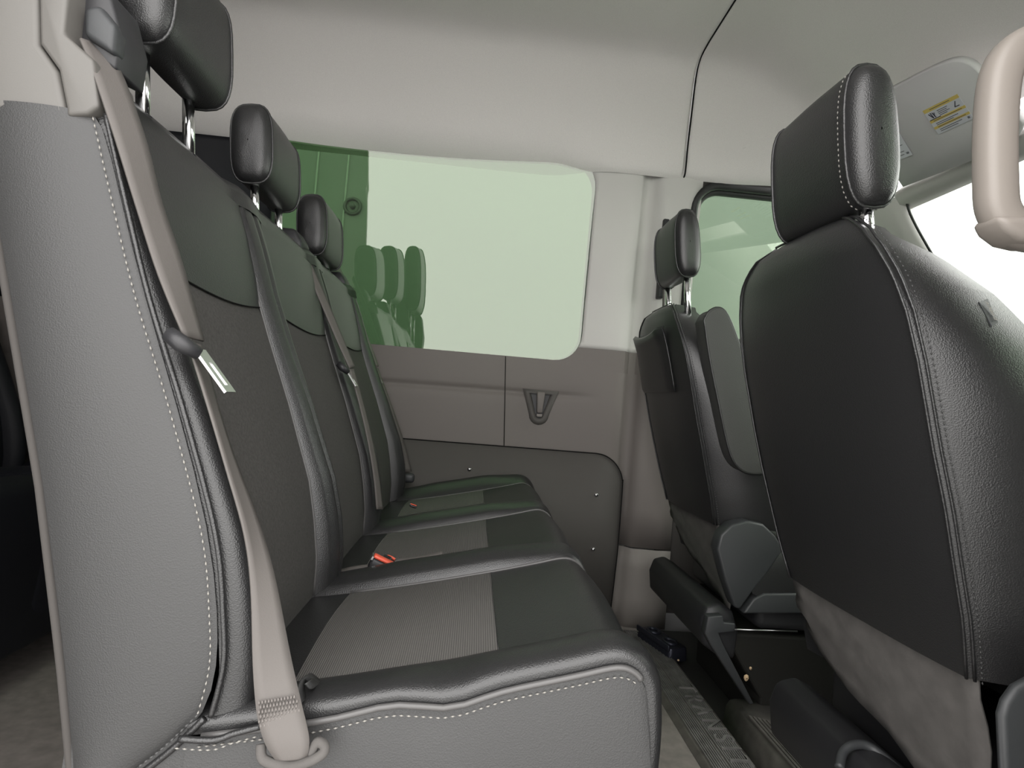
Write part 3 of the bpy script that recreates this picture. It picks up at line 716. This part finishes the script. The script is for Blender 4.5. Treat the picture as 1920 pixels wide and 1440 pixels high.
ribbon([at(a, b, y=1.935) for a, b in c], [at(a + w, b - 3, y=1.96) for (a, b), w in zip(c, (9, 12, 13, 12))]).build('shoulder_webbing', 'webbing', belt3)
c = [(698, 692), (716, 750), (736, 820), (752, 886)]
ribbon([at(a, b, y=1.935) for a, b in c], [at(a + w, b - 2, y=1.965) for (a, b), w in zip(c, (10, 14, 18, 20))]).build('lap_webbing', 'webbing', belt3)
tongue(belt3, [(690, 686), (704, 700), (716, 718)], 1.925)
p = at(765, 897, y=1.95)
MB().box(p - Vector((0.02, 0.01, 0.013)), p + Vector((0.02, 0.012, 0.016))).build('anchor_cover', 'grey_plastic', belt3, bevel=0.008)

# buckles with red buttons lying in the bench gap
def buckle(px, py, y, rot, label, s=1.0, tilt=-0.45, second=False):
    p = at(px, py, y=y); b = thing('belt_buckle', label, 'buckle', p, 'red button buckles on the bench')
    m_ = Matrix.Translation(p) @ Matrix.Rotation(rot, 4, 'Z') @ Matrix.Rotation(tilt, 4, 'Y')
    MB().box((-0.030 * s, -0.011 * s, -0.022 * s), (0.026 * s, 0.011 * s, -0.001 * s), m_).build('housing', 'black', b, bevel=0.004)
    MB().box((-0.029 * s, -0.009 * s, -0.001 * s), (0.022 * s, 0.009 * s, 0.005 * s), m_).build('button', 'red', b, bevel=0.0025)
    MB().box((-0.032 * s, -0.013 * s, -0.004 * s), (-0.029 * s, 0.013 * s, 0.002 * s), m_).build('slot_edge', 'steel', b, smooth=False)
buckle(728, 1056, 1.085, 0.15, 'red button belt buckle lying nearest the backrest behind the first bolster', 1.0, 0.42)
buckle(744, 1054, 1.125, 0.75, 'red button belt buckle leaning open just in front of the first one', 0.8, 0.55)
buckle(776, 947, 1.50, 0.2, 'tiny red button belt buckle half hidden behind the second bolster', 0.32, 0.3)
# taupe stalk straps lying along the bolster
for k, (pts, y) in enumerate(((((632, 1074), (662, 1066), (700, 1061)), 1.10), (((742, 1052), (780, 1048), (820, 1040), (833, 1036)), 1.105))):
    base = smooth_path([at(a, b, y=y) for a, b in pts], 4)
    o = MB().tube([p + Vector((0, 0, -0.006)) for p in base], [0.010] * (len(base) - 1) + [0.006], 8).build('buckle_strap', 'webbing')
    tag(o, ('taupe webbing stub running under the backrest to the buckle', 'taupe rounded strap tail lying beyond the buckles on the cushion')[k], 'strap')

# ================================================================== FRONT SEATS
XB = [(0.30, 0.600), (0.40, 0.583), (0.48, 0.557), (0.60, 0.522), (0.72, 0.488), (0.84, 0.458), (0.90, 0.443), (0.95, 0.430), (0.985, 0.430), (1.0, 0.445)]
def front_seat(name, label, dx, ya, yb, hr_lift, armrest, zlift=0.0):
    """seat facing forward; ya near seam, yb far seam of its back panel"""
    t = thing(name, label, 'car seat', (0.75 + dx, (ya + yb) / 2, 0.06))
    yc = (ya + yb) / 2; W = (yb - ya) / 2
    z0, z1 = 0.475, 1.0 + zlift
    def xb(z): return interp(XB, z - zlift * (z - 0.47) / 0.53) + dx
    def halfw(z):                                               # back panel narrows to the shoulders
        u = (z - z0) / (z1 - z0)
        return W * interp([(0, 0.90), (0.12, 0.96), (0.35, 1.0), (0.64, 1.0), (0.74, 0.98), (0.82, 0.925), (0.89, 0.83), (0.94, 0.72), (0.975, 0.58), (1.0, 0.40)], u)
    zs = [z0 + (z1 - z0) * (1 - (1 - u) ** 1.35) for u in frange(0, 1, 30)]
    def bulge(v): return -0.016 * (1 - abs(v) ** 3)
    low_z = lambda v: 0.012 * v                                    # lower hem
    mb = MB(); mb.grid([[Vector((xb(z) + bulge(v) * interp([(z0, 0.5), (0.6, 1), (0.9, 1), (z1, 0.4)], z), yc + v * halfw(z), z)) for v in frange(-1, 1, 16)] for z in zs])
    mb.build('back_panel', 'leather', t)
    # side panels wrap round to the front of the backrest
    def side(sg):
        rows = []
        for z in zs:
            u = (z - z0) / (z1 - z0); hw = halfw(z); x0 = xb(z); D = interp([(0, 0.17), (0.5, 0.145), (0.7, 0.13), (0.9, 0.11), (1.0, 0.07)], u)
            hf = W * interp([(0, 1.15), (0.3, 1.22), (0.55, 1.22), (0.68, 1.10), (0.80, 0.90), (0.92, 0.58), (1.0, 0.3)], u)
            bow = interp([(0, 0.012), (0.4, 0.014), (0.8, 0.012), (1, 0.004)], u); r = []
            for s_ in frange(0, 1, 14):
                r.append(Vector((x0 + D * s_ ** 1.15, yc + sg * (hw + (hf - hw) * s_ + bow * math.sin(PI * s_)), z + 0.004 * math.sin(PI * s_) * (1 - u))))
            rows.append(r)
        return rows
    sides = {}
    for sg in (-1, 1):
        sides[sg] = side(sg); MB().grid(sides[sg]).build('side_bolster', 'leather_side' if False else 'leather', t)
    # front face and crown
    MB().grid([[Vector((a[-1].x * (1 - k) + b[-1].x * k - 0.03 * math.sin(PI * k), a[-1].y * (1 - k) + b[-1].y * k, a[-1].z)) for k in frange(0, 1, 10)] for a, b in zip(sides[-1], sides[1])]).build('front_face', 'back_fabric', t)
    a, b = sides[-1][-1], sides[1][-1]
    MB().grid([[p * (1 - k) + q * k + Vector((0, 0, 0.012 * math.sin(PI * k) * math.sin(PI * i / (len(a) - 1)))) for k in frange(0, 1, 8)] for i, (p, q) in enumerate(zip(a, b))]).build('crown', 'leather', t)
    for sg in (-1, 1):
        sp = [Vector((xb(z) - 0.001, yc + sg * (halfw(z) + 0.001), z)) for z in zs]
        if sg == -1: sp += [Vector((xb(z1) - 0.003, yc + v * halfw(z1), z1 + 0.002)) for v in frange(-1, 1, 8)]
        MB().tube([p + Vector((-0.001, 0, 0)) for p in sp], 0.0018, 6).build('welt', 'leather', t)
        MB().tube([p + Vector((0.0035, sg * 0.006, 0)) for p in sp[:len(zs)]], 0.0018, 6).build('welt', 'leather', t)
        if sg == -1:
            stuff(MB().stitches([p + Vector((0.008, sg * 0.0105, 0)) for p in sp[:len(zs)]], 0.0062, 0.0046, 0.0010).build('stitching', 'dark_thread', t))
    # grey cloth flap under the back panel
    mb = MB(); rows = []
    for v in frange(-1, 1, 14):
        hw = W * 0.92; y = yc + v * hw; rows.append([])
        lowc = interp([(-1, 0.26), (-0.2, 0.309), (0, 0.32), (0.5, 0.343), (0.8, 0.357), (1.0, 0.395)], v)
        for k in frange(0, 1, 8):
            z = 0.482 + (lowc - 0.482) * k
            rows[-1].append(Vector((interp(XB, z) + dx + 0.012 - 0.010 * math.sin(PI * min(1, k * 1.1)) + 0.003 * math.sin(9 * v + 14 * k), y, z)))
    mb.grid(rows); mb.build('rear_flap', 'flap', t, solid=0.003)
    # seat cushion with bolsters
    mb = MB(); rows = []
    for x, zt in ((0.62, 0.44), (0.70, 0.455), (0.82, 0.46), (0.95, 0.47), (1.05, 0.475), (1.12, 0.46), (1.15, 0.42), (1.15, 0.33)):
        rows.append([Vector((x + dx, yc + v * (W + 0.045), zt + (0.03 * abs(v) ** 2 if abs(v) < 0.9 else -0.0) - (0.13 if abs(v) > 0.99 else 0))) for v in (-1.0, -0.98, -0.9, -0.7, -0.4, 0, 0.4, 0.7, 0.9, 0.98, 1.0)])
    mb.grid(rows); mb.build('seat_cushion', 'leather', t, sub=1)
    MB().box((0.66 + dx, yc - W - 0.02, 0.24), (1.12 + dx, yc + W + 0.02, 0.36)).build('seat_frame', 'black', t, bevel=0.02)
    # rear cross cover of the seat slides, a rounded beam
    mb = MB(); rows = []
    prof_ = [(0.0, 0.0), (-0.006, 0.05), (0.004, 0.082), (0.03, 0.09), (0.06, 0.075), (0.075, 0.03), (0.07, -0.03), (0.03, -0.02)]
    for y, s_ in ((yb + 0.035, 0.5), (yb + 0.03, 0.8), (yb + 0.012, 1.0), (ya + 0.02, 1.0), (ya - 0.01, 1.0), (ya - 0.02, 0.7)):
        rows.append([Vector((0.565 + dx * 0.5 + (px_ - 0.03) * s_ * 1.15 + 0.03, y, 0.20 + 0.03 + (pz_ - 0.03) * s_ * 1.1)) for px_, pz_ in prof_])
    mb.grid(rows, True); n_ = len(prof_); mb.f.append(tuple(range(n_))); mb.f.append(tuple(len(mb.v) - n_ + k for k in range(n_)))
    mb.build('slide_cover', 'black', t, bevel=0.006)
    # pedestal box, its rear edge slanting forward to the floor
    yp0, yp1 = ya - 0.005, yb - 0.0
    MB().prism([(0.60 + dx, 0.225), (0.605 + dx, 0.20), (0.69 + dx, 0.075), (0.69 + dx, -0.01), (1.15 + dx, -0.01), (1.15 + dx, 0.225)], 'y', yp0, yp1).build('pedestal', 'black_rough', t, smooth=False, bevel=0.006)
    # headrest
    headrest(t, (0.441 + dx * 1.3, yc - 0.045, 1.083 + zlift + hr_lift), 0.095, 0.068, 0.172, -0.12, posts=(0.075, 0.05 + hr_lift), front_stitch=not armrest, sq=2.9, top_narrow=0.10)
    return t, xb, halfw, yc
pas, pxb, phw, pyc = front_seat('passenger_seat', 'black leather front passenger seat nearest the camera with grey cloth flap', 0.0, 0.61, 1.015, 0.0, False)
drv, dxb, dhw, dyc = front_seat('driver_seat', 'black leather driver seat with rear pocket and folded armrest by the far window', 0.048, 1.42, 1.82, 0.066, True, 0.02)
# passenger extras: sewn-in tag, slide lever
from mathutils.bvhtree import BVHTree
sb = [c for c in pas.children if c.name.startswith('side_bolster')][0]
bv = BVHTree.FromPolygons([v.co + pas.location for v in sb.data.vertices], [tuple(q.vertices) for q in sb.data.polygons])
def on_side(px, py):
    d = ray(px, py).normalized()
    for k in range(60):
        h = bv.ray_cast(Vector((0, 0, EYE)), ray(px - 2 * k, py).normalized())
        if h[0]: return h[0] - d * 0.002 + Vector((0, 0, 0))
    return at(px, py, y=0.6)
p0 = [on_side(1836, 566), on_side(1852, 560), on_side(1872, 604), on_side(1860, 612)]
mb = MB(); nrm = (p0[1] - p0[0]).cross(p0[3] - p0[0]).normalized() * 0.0015
mb.add(p0 + [p + nrm for p in p0], [(0, 1, 2, 3), (7, 6, 5, 4), (0, 4, 5, 1), (1, 5, 6, 2), (2, 6, 7, 3), (3, 7, 4, 0)])
tg = mb.build('airbag_tag', 'grey_plastic', pas, smooth=False)
fc = bpy.data.curves.new('tag_text', 'FONT'); fc.body = 'AIRBAG'; fc.size = 0.007; fc.extrude = 0.0002; fc.align_x = 'CENTER'; fc.align_y = 'CENTER'
fo = bpy.data.objects.new('tag_text_curve', fc); C.objects.link(fo); bpy.context.view_layer.update()
me = bpy.data.meshes.new_from_object(fo.evaluated_get(bpy.context.evaluated_depsgraph_get())); bpy.data.objects.remove(fo, do_unlink=True)
ex = (p0[3] - p0[0]).normalized(); ez = (p0[1] - p0[0]).cross(ex).normalized()
if ez.dot(ray(1850, 590)) > 0: ez = -ez
ey = ez.cross(ex); cc = sum(p0, Vector()) / 4 + ez * 0.0022
R3 = Matrix((ex, ey, ez)).transposed().to_4x4()
me.transform(Matrix.Translation(cc - pas.location) @ R3); me.materials.append(M['thread'])
to = bpy.data.objects.new('tag_lettering', me); C.objects.link(to); to.parent = tg
lev = smooth_path([at(1574, 1440, y=0.80), at(1580, 1412, y=0.815), at(1596, 1398, y=0.82), at(1622, 1397, y=0.82), at(1648, 1412, y=0.81), at(1690, 1450, y=0.78)], 5)
MB().tube(lev, 0.0065, 8).build('slide_lever', 'grey_plastic', pas)
sh = [(p.x, p.z) for p in (at(a, b, y=0.545) for a, b in ((1880, 1345), (1888, 1318), (1908, 1290), (1960, 1262), (2200, 1220), (2200, 1560), (1890, 1560)))]
MB().prism(sh, 'y', 0.545, 0.557).build('side_shield', 'grey_plastic', pas, bevel=0.006, seg=3)
# driver extras: pocket, armrest, recliner cover, side covers
mb = MB(); rows = []
for v in frange(-0.62, 0.98, 12):
    col = []
    for k, (z, off) in enumerate(((0.79, -0.004), (0.80, -0.010), (0.91, -0.012), (0.935, -0.018), (0.95, -0.022), (0.958, -0.014), (0.955, -0.004))):
        zz_ = z - (0.016 * (1 - ((v - 0.18) / 0.8) ** 2) if z > 0.9 else 0.0)
        col.append(Vector((dxb(zz_) - 0.016 * (1 - abs(v) ** 3) + off * min(1, (v + 0.62) / 0.06 + 0.15), dyc + v * dhw(zz_), zz_)))
    rows.append(col)
MB().grid(rows).build('seat_pocket', 'leather', drv)
zc = [(0.50, 0.0), (0.79, 0)]
MB().tube([Vector((dxb(z) - 0.019, dyc - 0.62 * dhw(z), z)) for z in frange(0.79, 0.955, 8)], 0.002, 6).build('pocket_piping', 'leather', drv)
arm_y = dyc - 0.2 - 0.075
ao = [(p.x, p.z) for p in (at(a, b, y=arm_y) for a, b in ((1322, 600), (1332, 583), (1350, 577), (1366, 592), (1388, 650), (1412, 740), (1438, 860), (1442, 880), (1428, 888), (1400, 886), (1380, 870), (1366, 835), (1348, 750), (1332, 670)))]
ao = [(p.x, p.y) for p in smooth_path([Vector((a, b)).to_3d() for a, b in ao] + [Vector(ao[0]).to_3d()], 3)][:-1]
MB().prism(ao, 'y', arm_y, arm_y + 0.065).build('armrest', 'armrest', drv, bevel=0.008, seg=3)
MB().tube([Vector((a, arm_y + 0.004, b)) for a, b in ao], 0.0035, 6, True).build('armrest_piping', 'leather', drv)
ry = 1.375
ro = [(p.x, p.z) for p in (at(a, b, y=ry) for a, b in ((1345, 1030), (1352, 1003), (1372, 984), (1402, 976), (1432, 983), (1455, 1005), (1470, 1030), (1440, 1075), (1410, 1112), (1388, 1143), (1378, 1140), (1360, 1090)))]
MB().prism(ro, 'y', ry, ry + 0.045).build('recliner_cover', 'grey_plastic', drv, bevel=0.006, seg=3)
sc = [(p.x, p.z) for p in (at(a, b, y=ry) for a, b in ((1392, 1150), (1412, 1122), (1432, 1112), (1500, 1112), (1600, 1110), (1600, 1150)))]
MB().prism(sc, 'y', ry - 0.004, ry + 0.045).build('side_cover', 'grey_plastic', drv, bevel=0.005, seg=3)
br = [(p.x, p.z) for p in (at(a, b, y=ry + 0.01) for a, b in ((1326, 1155), (1354, 1153), (1356, 1166), (1378, 1168), (1376, 1183), (1346, 1186), (1354, 1206), (1412, 1318), (1404, 1320), (1332, 1210), (1320, 1186)))]
MB().prism(br, 'y', ry + 0.005, ry + 0.03).build('corner_bracket', 'grey_plastic', drv, bevel=0.003)
a, b = at(1376, 1180, y=ry + 0.01), at(1495, 1184, y=ry + 0.01)
MB().tube([a, b], 0.002, 6).build('pedestal_rail', 'steel', drv)
# crumbs on the pedestal side ledge
for k, (px_, py_, s_) in enumerate(((1399, 1271, 0.006), (1407, 1253, 0.003), (1272, 1238, 0.0035))):
    yy = 1.405 if k < 2 else None
    p = at(px_, py_, y=yy) if yy else at(px_, py_, z=0.019)
    mb = MB(); mb.grid([[p + Vector((s_ * r * math.cos(t) * (1 + .3 * math.sin(3 * t)), -0.001 * (1 if yy else 0) - h * (1 if yy else 0), s_ * r * math.sin(t) * 1.4 if yy else 0.0)) + (Vector((0, s_ * r * math.sin(t), h)) if not yy else Vector()) for t in frange(0, 2 * PI * 7 / 8, 7)] for r, h in ((1, -0.001), (0.8, 0.002), (0.2, 0.003))], True)
    tag(mb.build('crumb', 'crumb'), ('brown crumb stuck on the black driver seat pedestal', 'tiny pale crumb above the brown one on the pedestal', 'pale crumb lying on the floor tread strip below the metal anchor')[k], 'crumb')

# ================================================================== LOOSE THINGS
# cast floor anchor at the wall foot
an = thing('floor_anchor', 'dark cast metal seat anchor bolted to the floor by the pillar foot', 'anchor', (0.645, 1.86, 0.0))
mt_ = Matrix.Translation((0.642, 1.86, 0.016)) @ Matrix.Rotation(math.radians(-72), 4, 'Z')
base = rrect(-0.09, -0.036, 0.09, 0.036, 0.014, 4)
mb = MB(); mb.prism(base, 'z', -0.016, 0.024, [(x * 0.96, y * 0.9) for x, y in base]); mb.v = [tuple(mt_ @ Vector(p)) for p in mb.v]
mb.build('base_plate', 'metal_blue', an, bevel=0.003)
for x in (-0.045, 0.04):
    mb = MB(); mb.tube([Vector((x + 0.022 * math.cos(t), 0.022 * math.sin(t) * 0.8, 0.026)) for t in frange(0, 2 * PI * 11 / 12, 11)], 0.006, 6, True); mb.v = [tuple(mt_ @ Vector(p)) for p in mb.v]
    mb.build('bolt_ring', 'metal_blue', an)
mb = MB(); mb.box((-0.085, -0.038, 0.016), (0.085, -0.030, 0.034)); mb.v = [tuple(mt_ @ Vector(p)) for p in mb.v]
mb.build('edge_lip', 'metal_blue', an, bevel=0.003)
# beige grab handle on the near pillar
gh = thing('grab_handle', 'beige plastic grab handle on the near door pillar at right edge', 'handle', (0.6, 0.5, 1.0))
hy = 0.50
gp = [at(1985, 70, y=hy), at(1930, 82, y=hy), at(1895, 105, y=hy), at(1874, 150, y=hy), at(1866, 240, y=hy), at(1866, 340, y=hy), at(1872, 395, y=hy), at(1900, 428, y=hy), at(1940, 440, y=hy), at(1985, 440, y=hy)]
gpath = smooth_path(gp, 6); mb = MB(); rows = []
for i, p in enumerate(gpath):
    t = (gpath[min(i + 1, len(gpath) - 1)] - gpath[max(i - 1, 0)]).normalized(); w = Vector((0, 1, 0)); u = t.cross(w).normalized()
    rows.append([p + u * 0.0155 * math.copysign(abs(math.cos(a)) ** 0.7, math.cos(a)) + w * 0.014 * math.copysign(abs(math.sin(a)) ** 0.7, math.sin(a)) for a in frange(0, 2 * PI * 15 / 16, 15)])
mb.grid(rows, True); mb.build('grip', 'beige', gh)
lowp = gp[7] + Vector((0.01, 0, -0.004))
MB().prism([(p.x, p.z) for p in (at(a, b, y=hy) for a, b in ((1842, 412), (1858, 438), (1885, 458), (1920, 466), (1990, 462), (1990, 416)))], 'y', hy - 0.017, hy + 0.017).build('lower_cap', 'beige', gh, bevel=0.007, seg=3)
a_, b_ = at(2000, 75, y=hy), at(2000, 440, y=hy)
MB().prism([(a_.x - 0.01, a_.z + 0.02), (0.64, a_.z + 0.02), (0.64, b_.z - 0.02), (b_.x - 0.01, b_.z - 0.02)], 'y', 0.34, hy + 0.015).build('mount_plate', 'beige', gh, bevel=0.008)
# sun visor against the cab headliner, with its warning labels
def vis_plane():
    A, B = Vector((1.235, 1.6, 1.466)), Vector((0.93, 1.6, 1.70)); d = (B - A).normalized(); n = d.cross(Vector((0, 1, 0))).normalized()
    if n.z > 0: n = -n
    return A, n
vA, vn = vis_plane()
vo = [at_plane(a, b, vA + vn * 0.016, vn) for a, b in ((1692, 352), (1660, 300), (1640, 240), (1648, 185), (1690, 158), (1745, 130), (1785, 116), (1815, 120), (1838, 140), (1880, 190), (1905, 262))]
vz = thing('sun_visor', 'grey sun visor folded up against the cab headliner above the windscreen', 'sun visor', vo[0])
vo_s = smooth_path(vo + [vo[0]], 3)[:-1]
cvo = sum(vo_s, Vector()) / len(vo_s)
mb = MB(); mb.grid([[p - vn * 0.018 for p in vo_s], [p - vn * 0.003 for p in vo_s], [cvo + (p - cvo) * 0.985 for p in vo_s]], True); mb.f.append(tuple(len(mb.v) - len(vo_s) + i for i in range(len(vo_s)))); mb.f.append(tuple(range(len(vo_s))))
mb.build('visor_board', mat('visor_cloth', (0.60, 0.585, 0.595), 0.9, bump=('noise', 900, 0.2, 0.0006), spec=0.2), vz)
def label_obj(name, text_label, corners, bands, lines, marks):
    """corners: top-left, top-right, bottom-right, bottom-left pixels on the visor"""
    q = [at_plane(a, b, vA + vn * 0.0175, vn) for a, b in corners]
    t = thing(name, text_label, 'label', q[0])
    def P(u, v, h): return q[0] * (1 - u) * (1 - v) + q[1] * u * (1 - v) + q[2] * u * v + q[3] * (1 - u) * v + vn * h
    def patch(u0, v0, u1, v1, h, nm, mt, par=None):
        c = [(u0, v0), (u1, v0), (u1, v1), (u0, v1)]
        mb = MB(); mb.add([P(u, v, 0) for u, v in c] + [P(u, v, h) for u, v in c], [(0, 1, 2, 3), (4, 5, 6, 7), (0, 4, 5, 1), (1, 5, 6, 2), (2, 6, 7, 3), (3, 7, 4, 0)])
        return mb.build(nm, mt, par or t, smooth=False)
    patch(0, 0, 1, 1, 0.0006, 'sheet', 'paper')
    for v0, v1 in bands: patch(0, v0, 1, v1, 0.0009, 'yellow_band', 'yellow')
    for u0, v0, u1 in lines: patch(u0, v0, u1, v0 + 0.018, 0.0011, 'print_line', 'ink')
    for u0, v0, u1, v1 in marks:
        a, b = P(u0, v0, 0.001), P(u1, v1, 0.001); MB().tube([a, b], 0.0011, 5).build('pictogram_stroke', 'ink', t)
    return t
label_obj('warning_label', 'white warning label with yellow bands on the sun visor', ((1730, 208), (1795, 176), (1826, 222), (1760, 252)),
          ((0, 0.13), (0.44, 0.54), (0.70, 0.79)), [(0.18, 0.055, 0.75), (0.33, 0.20, 0.62), (0.33, 0.26, 0.58), (0.33, 0.32, 0.64), (0.33, 0.38, 0.55), (0.1, 0.485, 0.9), (0.12, 0.60, 0.75), (0.12, 0.66, 0.6), (0.12, 0.74, 0.9), (0.12, 0.845, 0.75), (0.12, 0.91, 0.62)],
          [(0.08, 0.2, 0.15, 0.38), (0.14, 0.18, 0.16, 0.40), (0.19, 0.2, 0.22, 0.4), (0.24, 0.22, 0.2, 0.34), (0.86, 0.18, 0.78, 0.36), (0.78, 0.36, 0.9, 0.36), (0.03, 0.43, 0.34, 0.43), (0.9, 0.86, 0.95, 0.86), (0.9, 0.9, 0.95, 0.9)])
label_obj('notice_label', 'plain white notice label half hidden behind the passenger headrest', ((1630, 268), (1684, 246), (1711, 290), (1655, 312)),
          (), [(0.1, 0.2, 0.9), (0.1, 0.34, 0.8), (0.1, 0.5, 0.9), (0.1, 0.62, 0.75), (0.1, 0.74, 0.85), (0.1, 0.86, 0.8)], [(0.88, 0.84, 0.95, 0.84), (0.88, 0.88, 0.95, 0.88)])
# belt stalk hanging on the far pillar behind the driver's headrest
bs = thing('shoulder_belt_anchor', 'dark belt anchor rail on the pillar behind the driver headrest', 'belt anchor', at(1243, 440, y=2.0))
a, b = at(1246, 412, y=2.0), at(1240, 560, y=2.0)
MB().box((a.x - 0.006, 1.985, b.z), (a.x + 0.014, 2.02, a.z)).build('rail', 'black', bs, bevel=0.004)
p = at(1233, 468, y=1.985)
MB().tube([p + Vector((0.012, 0.01, 0)), p + Vector((-0.002, -0.008, 0))], [0.014, 0.010], 10).build('knob', 'black', bs)
MB().tube([at(1246, 470, y=1.975), at(1243, 640, y=1.975)], 0.004, 6).build('belt_edge', 'webbing', bs)

# ================================================================== SECOND BENCH, a darkened copy behind
def copy_tree(o, parent=None):
    c = o.copy(); C.objects.link(c); c.parent = parent
    for ch in list(o.children):
        copy_tree(ch, c)
    return c
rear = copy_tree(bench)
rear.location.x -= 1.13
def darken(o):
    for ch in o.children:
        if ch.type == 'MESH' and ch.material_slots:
            ch.material_slots[0].link = 'OBJECT'; ch.material_slots[0].material = M['rear_dark']  # every part of the copy takes the near-black rear cloth colour
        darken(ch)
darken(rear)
tag(rear, 'dark rear bench seat behind the front bench', 'bench seat')
